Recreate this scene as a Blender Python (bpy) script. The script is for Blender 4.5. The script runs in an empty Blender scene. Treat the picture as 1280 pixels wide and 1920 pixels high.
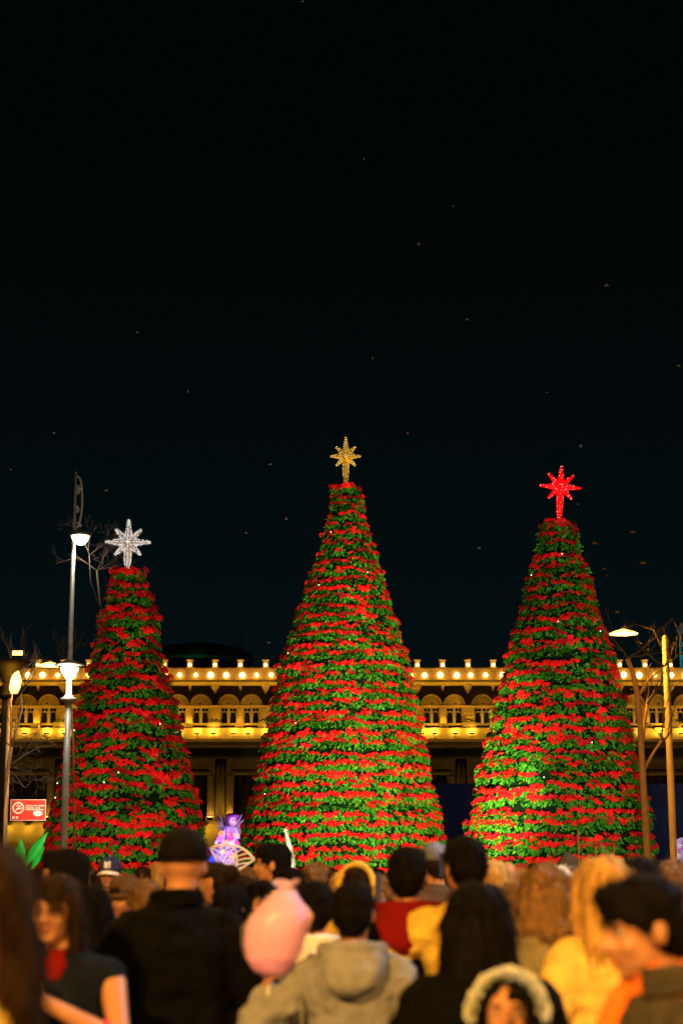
import bpy, bmesh, math, random
import numpy as np
from mathutils import Vector, Matrix, Euler, noise

random.seed(7)
R = math.radians
C = bpy.context.scene.collection
sc = bpy.context.scene

# ------------------------------------------------------------------ camera, world, exposure
F_PX = 3200.0                       # focal length in pixels of the 1280 x 1920 photograph
EYE = 1.60                          # eye height of the photographer
TILT = math.atan(660.0 / F_PX)      # the horizon lies 660 px below the middle of the picture
cam_d = bpy.data.cameras.new('camera')
cam = bpy.data.objects.new('camera', cam_d)
C.objects.link(cam)
cam.location = (0, 0, EYE)
cam.rotation_euler = (math.pi / 2 + TILT, 0, 0)
cam_d.sensor_fit = 'VERTICAL'
cam_d.sensor_height = 36.0
cam_d.sensor_width = 24.0
cam_d.lens = 36.0 * F_PX / 1920.0
cam_d.clip_start = 0.05
cam_d.clip_end = 6000
cam_d.dof.use_dof = True
cam_d.dof.focus_distance = 54.0
cam_d.dof.aperture_fstop = 2.5
cam_d.dof.aperture_blades = 0
sc.camera = cam

world = bpy.data.worlds.new('World')
sc.world = world
world.use_nodes = True
wn = world.node_tree.nodes
wl = world.node_tree.links
for n in list(wn):
    wn.remove(n)
w_out = wn.new('ShaderNodeOutputWorld')
sky = wn.new('ShaderNodeTexSky')
sky.sky_type = 'NISHITA'
sky.sun_disc = False
sky.sun_elevation = R(-4.5)
sky.sun_rotation = R(200)
bg_sky = wn.new('ShaderNodeBackground')
bg_sky.inputs['Strength'].default_value = 0.012
wl.new(sky.outputs[0], bg_sky.inputs['Color'])
bg_night = wn.new('ShaderNodeBackground')
# the city's glow: the night sky is a little paler towards the horizon, the same all round
w_tc = wn.new('ShaderNodeTexCoord')
w_sep = wn.new('ShaderNodeSeparateXYZ')
w_mr = wn.new('ShaderNodeMapRange')
w_mr.interpolation_type = 'SMOOTHSTEP'
w_mr.inputs['From Min'].default_value = 0.0
w_mr.inputs['From Max'].default_value = 0.42
w_mr.inputs['To Min'].default_value = 2.3
w_mr.inputs['To Max'].default_value = 0.6
bg_night.inputs['Color'].default_value = (0.0006, 0.0022, 0.0026, 1)
wl.new(w_tc.outputs['Generated'], w_sep.inputs[0])
wl.new(w_sep.outputs['Z'], w_mr.inputs['Value'])
wl.new(w_mr.outputs[0], bg_night.inputs['Strength'])
w_add = wn.new('ShaderNodeAddShader')
wl.new(bg_sky.outputs[0], w_add.inputs[0])
wl.new(bg_night.outputs[0], w_add.inputs[1])
wl.new(w_add.outputs[0], w_out.inputs['Surface'])

sc.view_settings.view_transform = 'Standard'
sc.view_settings.look = 'None'
sc.view_settings.gamma = 1.0
sc.view_settings.exposure = 0.0
sc.view_settings.use_curve_mapping = False
sc.render.engine = 'CYCLES'
sc.cycles.use_denoising = True
sc.cycles.use_light_tree = True
sc.cycles.max_bounces = 5
sc.cycles.diffuse_bounces = 3
sc.cycles.glossy_bounces = 2
sc.cycles.transmission_bounces = 4
sc.cycles.sample_clamp_indirect = 4.0
sc.cycles.caustics_reflective = False
sc.cycles.caustics_refractive = False


def P(px, py, Y):
    """the point at distance Y in front of the camera that the photo shows at pixel px, py"""
    u = (px - 640.0) / F_PX
    v = (960.0 - py) / F_PX
    wy = math.cos(TILT) - v * math.sin(TILT)
    wz = math.sin(TILT) + v * math.cos(TILT)
    k = Y / wy
    return Vector((u * k, Y, EYE + wz * k))


# ------------------------------------------------------------------ helpers
class MB:
    """collects shapes into one mesh"""

    def __init__(s):
        s.v = []
        s.f = []
        s.m = []

    def add(s, verts, faces, mi=0):
        o = len(s.v)
        s.v.extend([tuple(p) for p in verts])
        s.f.extend([tuple(i + o for i in f) for f in faces])
        s.m.extend([mi] * len(faces))
        return s

    def box(s, x0, x1, y0, y1, z0, z1, mi=0):
        v = [(x0, y0, z0), (x1, y0, z0), (x1, y1, z0), (x0, y1, z0), (x0, y0, z1), (x1, y0, z1), (x1, y1, z1), (x0, y1, z1)]
        return s.add(v, [(0, 3, 2, 1), (4, 5, 6, 7), (0, 1, 5, 4), (1, 2, 6, 5), (2, 3, 7, 6), (3, 0, 4, 7)], mi)

    def loft(s, rings, seg=16, mi=0):
        """rings: (x, y, z, rx, ry) stacked horizontal ellipses"""
        v = []
        f = []
        for (x, y, z, rx, ry) in rings:
            for k in range(seg):
                a = 2 * math.pi * k / seg
                v.append((x + rx * math.cos(a), y + ry * math.sin(a), z))
        n = len(rings)
        for i in range(n - 1):
            for k in range(seg):
                a = i * seg + k
                b = i * seg + (k + 1) % seg
                f.append((a, b, b + seg, a + seg))
        f.append(tuple(range(seg - 1, -1, -1)))
        f.append(tuple((n - 1) * seg + k for k in range(seg)))
        return s.add(v, f, mi)

    def lathe(s, prof, at=(0, 0, 0), seg=16, mi=0):
        return s.loft([(at[0], at[1], at[2] + z, max(r, 1e-4), max(r, 1e-4)) for (r, z) in prof], seg, mi)

    def ell(s, c, r, rot=None, su=12, sv=8, mi=0):
        v = []
        f = []
        M = rot if rot else Matrix.Identity(3)
        c = Vector(c)
        v.append(c + M @ Vector((0, 0, -r[2])))
        for i in range(1, sv):
            t = -math.pi / 2 + math.pi * i / sv
            for k in range(su):
                a = 2 * math.pi * k / su
                v.append(c + M @ Vector((r[0] * math.cos(t) * math.cos(a), r[1] * math.cos(t) * math.sin(a), r[2] * math.sin(t))))
        v.append(c + M @ Vector((0, 0, r[2])))
        for k in range(su):
            f.append((0, 1 + (k + 1) % su, 1 + k))
            top = 1 + (sv - 2) * su
            f.append((top + k, top + (k + 1) % su, len(v) - 1))
        for i in range(sv - 2):
            for k in range(su):
                a = 1 + i * su + k
                b = 1 + i * su + (k + 1) % su
                f.append((a, b, b + su, a + su))
        return s.add(v, f, mi)

    def tube(s, pts, rads, seg=8, mi=0, round_ends=False):
        pts = [Vector(p) for p in pts]
        if not hasattr(rads, '__len__'):
            rads = [rads] * len(pts)
        if round_ends:
            d0 = (pts[0] - pts[1]).normalized()
            d1 = (pts[-1] - pts[-2]).normalized()
            P0 = []
            R0 = []
            for a in (75, 40):
                P0.append(pts[0] + d0 * rads[0] * math.sin(R(a)))
                R0.append(rads[0] * math.cos(R(a)))
            P1 = []
            R1 = []
            for a in (40, 75):
                P1.append(pts[-1] + d1 * rads[-1] * math.sin(R(a)))
                R1.append(rads[-1] * math.cos(R(a)))
            pts = P0 + pts + P1
            rads = R0 + list(rads) + R1
        n = len(pts)
        v = []
        f = []
        up = Vector((0.13, 0.31, 0.94)).normalized()
        prev = None
        for i, p in enumerate(pts):
            d = (pts[min(i + 1, n - 1)] - pts[max(i - 1, 0)]).normalized()
            if prev is None:
                a = d.cross(up)
                if a.length < 0.05:
                    a = d.cross(Vector((1, 0, 0)))
            else:
                a = prev - d * prev.dot(d)
            a.normalize()
            prev = a
            b = d.cross(a)
            for k in range(seg):
                t = 2 * math.pi * k / seg
                v.append(p + (a * math.cos(t) + b * math.sin(t)) * rads[i])
        for i in range(n - 1):
            for k in range(seg):
                x = i * seg + k
                y = i * seg + (k + 1) % seg
                f.append((x, y, y + seg, x + seg))
        f.append(tuple(range(seg - 1, -1, -1)))
        f.append(tuple((n - 1) * seg + k for k in range(seg)))
        return s.add(v, f, mi)

    def xform(s, M, start=0):
        s.v[start:] = [tuple(M @ Vector(p)) for p in s.v[start:]]
        return s

    def mesh(s, name, mats=(), smooth=False):
        me = bpy.data.meshes.new(name)
        me.from_pydata(s.v, [], s.f)
        for m in mats:
            me.materials.append(m)
        if len(mats) > 1:
            me.polygons.foreach_set('material_index', s.m)
        if smooth:
            me.polygons.foreach_set('use_smooth', [True] * len(me.polygons))
        me.update()
        return me

    def build(s, name, mats, parent=None, smooth=False, bevel=0.0):
        if not isinstance(mats, (list, tuple)):
            mats = [mats]
        return link(name, s.mesh(name, mats, smooth), parent, bevel)


def link(name, me, parent=None, bevel=0.0):
    o = bpy.data.objects.new(name, me)
    C.objects.link(o)
    if parent is not None:
        o.parent = parent
    if bevel:
        b = o.modifiers.new('bevel', 'BEVEL')
        b.width = bevel
        b.segments = 2
    return o


def tag(o, label=None, cat=None, group=None, kind=None):
    if label:
        o['label'] = label
    if cat:
        o['category'] = cat
    if group:
        o['group'] = group
    if kind:
        o['kind'] = kind
    return o


def empty(name, loc=(0, 0, 0), rz=0.0):
    o = bpy.data.objects.new(name, None)
    o.empty_display_size = 0.2
    o.location = loc
    o.rotation_euler = (0, 0, rz)
    C.objects.link(o)
    return o


def lamp(name, loc, power, color, radius=0.08, parent=None, kind='POINT', target=None, size=60, blend=0.6):
    l = bpy.data.lights.new(name, kind)
    l.energy = power
    l.color = color
    l.shadow_soft_size = radius
    o = bpy.data.objects.new(name, l)
    C.objects.link(o)
    o.location = loc
    if kind == 'SPOT':
        l.spot_size = R(size)
        l.spot_blend = blend
        d = Vector(target) - Vector(loc)
        o.rotation_euler = d.to_track_quat('-Z', 'Y').to_euler()
    if parent is not None:
        o.parent = parent
    return o


# ------------------------------------------------------------------ materials
MATS = {}


def mat(name, col, rough=0.7, var=0.25, scale=6.0, bump=0.0, bscale=60.0, metal=0.0, spec=0.35, sss=0.0, sheen=0.0,
        stretch=None, world_space=False, trans=0.0):
    if name in MATS:
        return MATS[name]
    m = bpy.data.materials.new(name)
    m.use_nodes = True
    nt = m.node_tree
    N = nt.nodes
    L = nt.links
    b = N['Principled BSDF']
    b.inputs['Roughness'].default_value = rough
    b.inputs['Metallic'].default_value = metal
    b.inputs['Specular IOR Level'].default_value = spec
    if sheen:
        b.inputs['Sheen Weight'].default_value = sheen
    if sss:
        b.inputs['Subsurface Weight'].default_value = sss
        b.inputs['Subsurface Radius'].default_value = (0.02, 0.008, 0.005)
    if world_space:
        g = N.new('ShaderNodeNewGeometry')
        src = g.outputs['Position']
    else:
        g = N.new('ShaderNodeTexCoord')
        src = g.outputs['Object']
    if stretch:
        mp = N.new('ShaderNodeMapping')
        mp.inputs['Scale'].default_value = stretch
        L.new(src, mp.inputs['Vector'])
        src = mp.outputs['Vector']
    t = N.new('ShaderNodeTexNoise')
    t.inputs['Scale'].default_value = scale
    t.inputs['Detail'].default_value = 5.0
    t.inputs['Roughness'].default_value = 0.62
    L.new(src, t.inputs['Vector'])
    mr = N.new('ShaderNodeMapRange')
    mr.inputs['From Min'].default_value = 0.28
    mr.inputs['From Max'].default_value = 0.72
    mr.inputs['To Min'].default_value = 1.0 - var
    mr.inputs['To Max'].default_value = 1.0 + var
    L.new(t.outputs['Fac'], mr.inputs['Value'])
    vm = N.new('ShaderNodeVectorMath')
    vm.operation = 'SCALE'
    vm.inputs[0].default_value = col[:3]
    L.new(mr.outputs[0], vm.inputs['Scale'])
    L.new(vm.outputs[0], b.inputs['Base Color'])
    if bump:
        t2 = N.new('ShaderNodeTexNoise')
        t2.inputs['Scale'].default_value = bscale
        t2.inputs['Detail'].default_value = 4.0
        L.new(src, t2.inputs['Vector'])
        bp = N.new('ShaderNodeBump')
        bp.inputs['Strength'].default_value = bump
        bp.inputs['Distance'].default_value = 0.02
        L.new(t2.outputs['Fac'], bp.inputs['Height'])
        L.new(bp.outputs[0], b.inputs['Normal'])
    if trans:
        tr = N.new('ShaderNodeBsdfTranslucent')
        L.new(vm.outputs[0], tr.inputs['Color'])
        mx = N.new('ShaderNodeMixShader')
        mx.inputs[0].default_value = trans
        L.new(b.outputs[0], mx.inputs[1])
        L.new(tr.outputs[0], mx.inputs[2])
        L.new(mx.outputs[0], N['Material Output'].inputs['Surface'])
    MATS[name] = m
    return m


def glow(name, col, strength, base=(0.8, 0.8, 0.8)):
    if name in MATS:
        return MATS[name]
    m = bpy.data.materials.new(name)
    m.use_nodes = True
    b = m.node_tree.nodes['Principled BSDF']
    b.inputs['Base Color'].default_value = (*base, 1)
    b.inputs['Emission Color'].default_value = (*col, 1)
    b.inputs['Emission Strength'].default_value = strength
    MATS[name] = m
    return m


WARM = (1.0, 0.47, 0.03)
AMBER = (1.0, 0.40, 0.025)
WHITE = (1.0, 0.86, 0.66)

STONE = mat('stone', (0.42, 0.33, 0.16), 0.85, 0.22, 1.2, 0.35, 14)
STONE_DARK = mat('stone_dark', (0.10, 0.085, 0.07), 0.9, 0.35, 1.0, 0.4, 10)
FRIEZE_SHADE = mat('shaded_frieze', (0.045, 0.035, 0.03), 0.8, 0.4, 2.0, 0.3, 12)  # shade of the recessed frieze put into a darker wall colour
GLASS_DARK = mat('window_glass', (0.008, 0.010, 0.012), 0.08, 0.2, 1.0, spec=0.6)
FRAME_WHITE = mat('window_paint', (0.42, 0.40, 0.34), 0.6, 0.1)
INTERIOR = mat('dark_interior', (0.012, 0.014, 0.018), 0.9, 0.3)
BULB = glow('warm_bulb', (1.0, 0.60, 0.15), 9.0)
METAL_DARK = mat('dark_iron', (0.03, 0.03, 0.03), 0.45, 0.3, 5, spec=0.5)
METAL_GREY = mat('grey_painted_steel', (0.15, 0.155, 0.15), 0.42, 0.25, 4, spec=0.5)
METAL_CREAM = mat('cream_painted_steel', (0.30, 0.23, 0.14), 0.5, 0.3, 3, spec=0.4)
BARK = mat('bark', (0.22, 0.14, 0.08), 0.9, 0.35, 14, 0.5, 40)

# ------------------------------------------------------------------ ground
def ground():
    mb = MB()
    mb.add([(-1500, -300, 0), (1500, -300, 0), (1500, 2500, 0), (-1500, 2500, 0)], [(0, 1, 2, 3)])
    m = bpy.data.materials.new('plaza_paving')
    m.use_nodes = True
    N = m.node_tree.nodes
    L = m.node_tree.links
    b = N['Principled BSDF']
    b.inputs['Roughness'].default_value = 0.7
    g = N.new('ShaderNodeNewGeometry')
    br = N.new('ShaderNodeTexBrick')
    br.inputs['Scale'].default_value = 1.0
    br.inputs['Color1'].default_value = (0.10, 0.095, 0.09, 1)
    br.inputs['Color2'].default_value = (0.14, 0.13, 0.12, 1)
    br.inputs['Mortar'].default_value = (0.05, 0.05, 0.05, 1)
    br.inputs['Mortar Size'].default_value = 0.012
    L.new(g.outputs['Position'], br.inputs['Vector'])
    L.new(br.outputs['Color'], b.inputs['Base Color'])
    o = mb.build('ground', m)
    tag(o, kind='structure')


ground()

# ------------------------------------------------------------------ the palace behind the square
BD = 150.0


def bx(px):
    return P(px, 1330, BD).x


def bz(py):
    return P(640, py, BD).z


def sweep_profile(mb, x0, x1, prof):
    """a moulding of section prof [(y, z)...] drawn along x"""
    n = len(prof)
    v = [(x0, y, z) for (y, z) in prof] + [(x1, y, z) for (y, z) in prof]
    f = [(i, (i + 1) % n, n + (i + 1) % n, n + i) for i in range(n)]
    f.append(tuple(range(n - 1, -1, -1)))
    f.append(tuple(range(n, 2 * n)))
    mb.add(v, f)


def palace():
    root = empty('palace', (0, BD, 0))
    tag(root, 'long stone palace with arched windows and rows of warm lamps behind the poinsettia trees', 'palace')

    def part(mb, name, m, **k):
        mb.xform(Matrix.Translation((0, -BD, 0)))
        return mb.build(name, m, root, **k)

    X0, X1 = bx(-160), bx(1440)
    px_m = BD / F_PX
    pairs = [450 + 95 * k for k in range(-6, 11)]
    wins = []
    for c in pairs:
        wins += [c - 21.3, c + 21.3]
    wins = [w for w in wins if -130 < w < 1410]
    WW = 15.0
    # back mass and roof
    mb = MB()
    mb.box(X0, X1, BD + 2.6, BD + 18, 0, bz(1258))
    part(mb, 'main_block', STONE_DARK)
    # upper storey: piers between the windows
    zt, zb = bz(1326.5), bz(1357)
    edges = [-160] + [e for w in wins for e in (w - WW, w + WW)] + [1440]
    for i in range(0, len(edges), 2):
        mb = MB()
        x0, x1 = bx(edges[i]), bx(edges[i + 1])
        mb.box(x0, x1, BD, BD + 1.2, zb - 0.6, zt)
        # rusticated blocks proud of the pier
        if x1 - x0 > 0.5:
            nb = 4
            hgt = (zt - zb) / nb
            for k in range(nb):
                mb.box(x0 + 0.07, x1 - 0.07, BD - 0.05, BD - 0.001, zb + k * hgt + 0.03, zb + (k + 1) * hgt - 0.03)
        part(mb, 'pier', STONE)
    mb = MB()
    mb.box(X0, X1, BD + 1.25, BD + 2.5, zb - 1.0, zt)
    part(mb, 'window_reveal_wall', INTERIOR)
    # windows
    for w in wins:
        xa, xb = bx(w - WW), bx(w + WW)
        xc = (xa + xb) / 2
        mb = MB()
        y0, y1 = BD + 0.35, BD + 0.47
        fw = 0.07
        mb.box(xa, xa + fw, y0, y1, zb, zt)
        mb.box(xb - fw, xb, y0, y1, zb, zt)
        mb.box(xc - 0.11, xc + 0.11, y0 - 0.05, y1, zb, zt - 0.002)
        zs = bz(1334.2)
        mb.box(xa + fw, xc - 0.11, y0, y1, zs - 0.05, zs + 0.05)
        mb.box(xc + 0.11, xb - fw, y0, y1, zs - 0.05, zs + 0.05)
        for (a, b_) in ((xa + fw, xc - 0.11), (xc + 0.11, xb - fw)):
            mb.box((a + b_) / 2 - 0.025, (a + b_) / 2 + 0.025, y0 + 0.01, y1 - 0.01, zs + 0.05, zt)
            mb.box(a, b_, y0, y1, zt - 0.06, zt - 0.001)
            # curtains drawn back at the sides of each leaf
        o = part(mb, 'window', FRAME_WHITE)
        for (a, b_) in ((xa + fw, xc - 0.11), (xc + 0.11, xb - fw)):
            for (za, zc_) in ((zb, zs - 0.05), (zs + 0.05, zt - 0.06)):
                q = MB()
                q.box(a, b_, y0 + 0.05, y0 + 0.07, za, zc_)
                q.xform(Matrix.Translation((0, -BD, 0)))
                q.build('pane', GLASS_DARK, o)
            s = MB()
            mid = (a + b_) / 2
            for sgn, e in ((1, a), (-1, b_)):
                pts = []
                for t in range(7):
                    u = t / 6
                    pts.append((e + sgn * (0.01 + 0.13 * (1 - u) ** 2.2), zs - 0.07 - u * (zs - zb - 0.1)))
                v = [(e, BD + 0.30, z) for (_, z) in pts] + [(x, BD + 0.30, z) for (x, z) in pts]
                v += [(x, y + 0.03, z) for (x, y, z) in v]
                n = 7
                f = []
                for t in range(n - 1):
                    f.append((t, t + 1, n + t + 1, n + t))
                    f.append((2 * n + t, 3 * n + t, 3 * n + t + 1, 2 * n + t + 1))
                    f.append((n + t, n + t + 1, 3 * n + t + 1, 3 * n + t))
                s.add(v, f)
            s.xform(Matrix.Translation((0, -BD, 0)))
            s.build('curtain', mat('curtain_cloth', (0.16, 0.14, 0.10), 0.9, 0.2), o)
    # ledge over the windows
    mb = MB()
    sweep_profile(mb, X0, X1, [(BD + 1.0, bz(1326.4)), (BD - 0.16, bz(1326.4)), (BD - 0.30, bz(1324.6)), (BD - 0.30, bz(1323.2)), (BD - 0.12, bz(1322.4)), (BD + 1.0, bz(1322.4))])
    part(mb, 'window_ledge', STONE)
    # frieze wall behind the arches
    mb = MB()
    mb.box(X0, X1, BD + 0.55, BD + 2.4, bz(1322.4), bz(1283))
    part(mb, 'frieze_wall', FRIEZE_SHADE)
    # arches
    for w in wins:
        xc = bx(w)
        zc = bz(1321.8)
        r_out = 20.4 * px_m
        o = None
        for k, (ra, rb, ya, nm) in enumerate(((r_out, r_out * 0.86, BD - 0.10, 'arch'), (r_out * 0.855, r_out * 0.70, BD + 0.06, 'arch_moulding'), (r_out * 0.695, r_out * 0.60, BD - 0.02, 'arch_moulding'))):
            mb = MB()
            n = 18
            v = []
            for yy in (ya, BD + 0.56):
                for rr in (ra, rb):
                    for t in range(n + 1):
                        a = math.pi * t / n
                        v.append((xc + rr * math.cos(a), yy, zc + rr * 0.98 * math.sin(a)))
            m_ = n + 1
            f = []
            for t in range(n):
                f.append((t, m_ + t, m_ + t + 1, t + 1))
                f.append((t, t + 1, 2 * m_ + t + 1, 2 * m_ + t))
                f.append((m_ + t, 3 * m_ + t, 3 * m_ + t + 1, m_ + t + 1))
            mb.add(v, f)
            mb.xform(Matrix.Translation((0, -BD, 0)))
            p = mb.build(nm, STONE, o if o else root)
            if o is None:
                o = p
        mb = MB()
        rr = r_out * 0.6
        v = [(xc, BD + 0.22, zc)] + [(xc + rr * math.cos(math.pi * t / 14), BD + 0.22, zc + rr * math.sin(math.pi * t / 14)) for t in range(15)]
        mb.add(v, [(0, t + 2, t + 1) for t in range(14)])
        # shell-like carved ribs in the tympanum
        for t in range(7):
            a = math.pi * (t + 0.5) / 7
            mb.tube([(xc + 0.16 * math.cos(a), BD + 0.19, zc + 0.16 * math.sin(a)), (xc + rr * 0.9 * math.cos(a), BD + 0.17, zc + rr * 0.9 * math.sin(a))], [0.02, 0.045], 6)
        mb.ell((xc, BD + 0.18, zc + 0.06), (0.15, 0.1, 0.12), su=8, sv=6)
        mb.xform(Matrix.Translation((0, -BD, 0)))
        mb.build('tympanum', STONE, o)
        q = MB()
        q.box(xc - 0.12, xc + 0.12, -0.85, -0.72, zc + 0.01, zc + 0.10)
        q.box(xc - 0.03, xc + 0.03, -0.75, -0.28, zc - 0.02, zc + 0.012)
        q.build('arch_light_fitting', METAL_DARK, o)
        lamp('arch_light', (xc, -0.80, zc + 0.22), random.uniform(12, 26), WARM, 0.08, root)
    # cornice, parapet
    mb = MB()
    sweep_profile(mb, X0, X1, [(BD + 1.5, bz(1285)), (BD - 0.2, bz(1285)), (BD - 0.5, bz(1282.5)), (BD - 0.95, bz(1281)), (BD - 1.0, bz(1276.5)), (BD - 0.7, bz(1275.2)), (BD + 1.5, bz(1275.2))])
    part(mb, 'cornice', STONE)
    mb = MB()
    mb.box(X0, X1, BD - 0.35, BD + 0.4, bz(1275.2), bz(1256))
    mb.box(X0, X1, BD - 0.5, BD + 0.5, bz(1256), bz(1253.2))
    part(mb, 'parapet', STONE)
    for c in pairs:
        for d in (-47.5, 0):
            mb = MB()
            x = bx(c + d)
            z = bz(1284.5)
            if d:
                mb.loft([(x, BD + 0.1, z, 0.42, 0.5), (x, BD + 0.2, z - 0.3, 0.30, 0.36), (x, BD + 0.4, z - 0.7, 0.08, 0.16)][::-1], 8)
            else:
                mb.loft([(x, BD + 0.2, z, 0.22, 0.38), (x, BD + 0.4, z - 0.45, 0.07, 0.16)][::-1], 8)
            part(mb, 'corbel', STONE)
            # pedestal on the parapet with its lamp
            mb = MB()
            zp = bz(1253.0)
            h = bz(1237.5) - zp
            mb.box(x - 0.30, x + 0.30, BD - 0.25, BD + 0.3, zp, zp + 0.10)
            mb.box(x - 0.23, x + 0.23, BD - 0.18, BD + 0.25, zp + 0.10, zp + h * 0.8)
            mb.add([(x - 0.23, BD - 0.18, zp + h * 0.8), (x + 0.23, BD - 0.18, zp + h * 0.8), (x + 0.23, BD + 0.25, zp + h * 0.8), (x - 0.23, BD + 0.25, zp + h * 0.8),
                    (x - 0.34, BD - 0.3, zp + h), (x + 0.34, BD - 0.3, zp + h), (x + 0.34, BD + 0.37, zp + h), (x - 0.34, BD + 0.37, zp + h)],
                   [(0, 1, 5, 4), (1, 2, 6, 5), (2, 3, 7, 6), (3, 0, 4, 7), (4, 5, 6, 7)])
            o = part(mb, 'pedestal', STONE)
            q = MB()
            q.ell((x, -0.42, zp + 0.26), (0.15, 0.11, 0.15), su=10, sv=8)
            q.build('lamp_bulb', BULB, o, smooth=True)
            lamp('pedestal_light', (x, -0.68, zp + 0.30), 9, WARM, 0.08, root)
    # lamps along the parapet
    k = -150
    j = 0
    while k < 1430:
        x = bx(k + random.uniform(-2, 2))
        z = bz(1267.0 + random.uniform(-0.6, 0.6))
        mb = MB()
        s = random.uniform(0.72, 1.15)
        mb.ell((x, BD - 0.55, z), (0.23 * s, 0.17, 0.24 * s), su=12, sv=8)
        mb.tube([(x, BD - 0.35, z), (x, BD - 0.45, z)], 0.07, 8)
        part(mb, 'lamp_bulb', BULB, smooth=True)
        lamp('parapet_light', (x, -0.95, z - 0.08), random.uniform(7, 17), (1.0, 0.36, 0.018), 0.1, root)
        k += 28.7
        j += 1
    # balcony: parapet band, posts and top rail with slots
    mb = MB()
    sweep_profile(mb, X0, X1, [(BD + 1.0, bz(1391.5)), (BD - 1.1, bz(1391.5)), (BD - 1.25, bz(1389.5)), (BD - 1.25, bz(1387)), (BD - 1.12, bz(1386)), (BD - 1.12, bz(1368.8)), (BD - 1.25, bz(1367.8)), (BD - 1.25, bz(1366.6)), (BD - 0.8, bz(1366.6)), (BD - 0.8, bz(1380)), (BD + 1.0, bz(1380))])
    part(mb, 'balcony_band', STONE)
    mb = MB()
    mb.box(X0, X1, BD - 1.2, BD - 0.85, bz(1361.6), bz(1357.8))
    part(mb, 'balcony_rail', STONE)
    be = [-160] + [e for w in wins for e in (w - 14, w + 14)] + [1440]
    for i in range(0, len(be), 2):
        mb = MB()
        x0, x1 = bx(be[i]), bx(be[i + 1])
        mb.box(x0, x1, BD - 1.17, BD - 0.88, bz(1366.6), bz(1361.6))
        if x1 - x0 > 0.8:
            mb.box(x0 + 0.05, x1 - 0.05, BD - 1.24, BD - 0.82, bz(1357.8), bz(1355.6))
        part(mb, 'balcony_post', STONE)
    k = -150
    while k < 1430:
        x = bx(k + random.uniform(-6, 6))
        z = bz(1375.5)
        mb = MB()
        mb.box(x - 0.22, x + 0.22, BD - 1.52, BD - 1.38, z - 0.15, z - 0.02)
        mb.box(x - 0.04, x + 0.04, BD - 1.40, BD - 1.11, z - 0.12, z - 0.06)
        o = part(mb, 'balcony_floodlight', METAL_DARK)
        q = MB()
        q.box(x - 0.2, x + 0.2, -1.50, -1.40, z - 0.018, z)
        q.build('lens', BULB, o)
        lamp('balcony_light', (x, -1.45, z + 0.1), random.uniform(45, 130), (1.0, 0.52, 0.04), 0.1, root)
        k += 34.5
    # floodlights standing on the balcony floor that light the windows' wall
    for c in pairs:
        for d in (-47.5, 0):
            x = bx(c + d)
            mb = MB()
            zf = bz(1379.9)
            mb.box(x - 0.16, x + 0.16, BD - 0.72, BD - 0.5, zf + 0.5, zf + 0.8)
            mb.box(x - 0.02, x + 0.02, BD - 0.63, BD - 0.59, zf, zf + 0.5)
            part(mb, 'wall_floodlight', METAL_DARK)
            lamp('wall_light', (x, -0.72, zf + 1.0), random.uniform(55, 115), (1.0, 0.48, 0.03), 0.12, root)
    # dark entablature under the balcony
    mb = MB()
    sweep_profile(mb, X0, X1, [(BD + 2.4, bz(1422)), (BD - 0.25, bz(1422)), (BD - 0.25, bz(1418)), (BD - 0.05, bz(1416)), (BD - 0.05, bz(1403)), (BD - 0.6, bz(1398)), (BD - 0.7, bz(1391.6)), (BD + 2.4, bz(1391.6))])
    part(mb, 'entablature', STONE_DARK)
    # portico: half columns, jambs, lintels, recessed dark doors
    cols = [415 + 149 * k for k in range(-4, 8)]
    zt = bz(1422)
    zb = bz(1541)
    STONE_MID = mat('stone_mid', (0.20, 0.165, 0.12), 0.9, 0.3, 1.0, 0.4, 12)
    for c in cols:
        x = bx(c)
        mb = MB()
        r = 9.5 * px_m
        mb.loft([(x, BD + 0.35, zb, r, r), (x, BD + 0.35, zt - 0.7, r * 0.92, r * 0.92), (x, BD + 0.35, zt - 0.35, r * 0.5, r * 0.5), (x, BD + 0.35, zt - 0.15, r * 0.1, r * 0.1)], 18)
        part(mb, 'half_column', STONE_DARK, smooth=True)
        for sg in (-1, 1):
            mb = MB()
            xa = x + sg * 10.5 * px_m
            xb = x + sg * 24 * px_m
            a, b_ = min(xa, xb), max(xa, xb)
            mb.box(a, b_, BD + 0.15, BD + 1.4, zb, bz(1452))
            mb.box(a - 0.08, b_ + 0.08, BD + 0.02, BD + 1.4, zb, zb + 0.5)
            mb.box(a + 0.14, b_ - 0.14, BD + 0.06, BD + 0.149, zb + 0.7, bz(1455))
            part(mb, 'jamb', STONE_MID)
            q = MB()
            xm = (a + b_) / 2
            q.box(xm - 0.26, xm + 0.26, BD - 0.62, BD - 0.3, zb + 0.14, zb + 0.40)
            q.tube([(xm, BD - 0.46, zb), (xm, BD - 0.46, zb + 0.14)], 0.05, 6)
            o = part(q, 'jamb_floodlight', METAL_DARK)
            q = MB()
            q.box(xm - 0.22, xm + 0.22, -0.58, -0.34, zb + 0.401, zb + 0.43)
            q.build('lens', BULB, o)
            lamp('jamb_light', (xm, -0.45, zb + 0.60), random.uniform(18, 48), WARM, 0.12, root)
        mb = MB()
        xr = x + 149 * px_m
        mb.box(x + 10.5 * px_m, xr - 10.5 * px_m, BD + 0.12, BD + 1.4, bz(1451.9), zt)
        mb.box(x + 14 * px_m, xr - 14 * px_m, BD - 0.02, BD + 0.119, bz(1426), zt - 0.05)
        mb.box(x + 20 * px_m, xr - 20 * px_m, BD + 0.03, BD + 0.118, bz(1452), bz(1447))
        part(mb, 'lintel', STONE_MID)
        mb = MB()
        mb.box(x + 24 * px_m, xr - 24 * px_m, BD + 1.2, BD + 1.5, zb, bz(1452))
        part(mb, 'portal_recess', INTERIOR)
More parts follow.
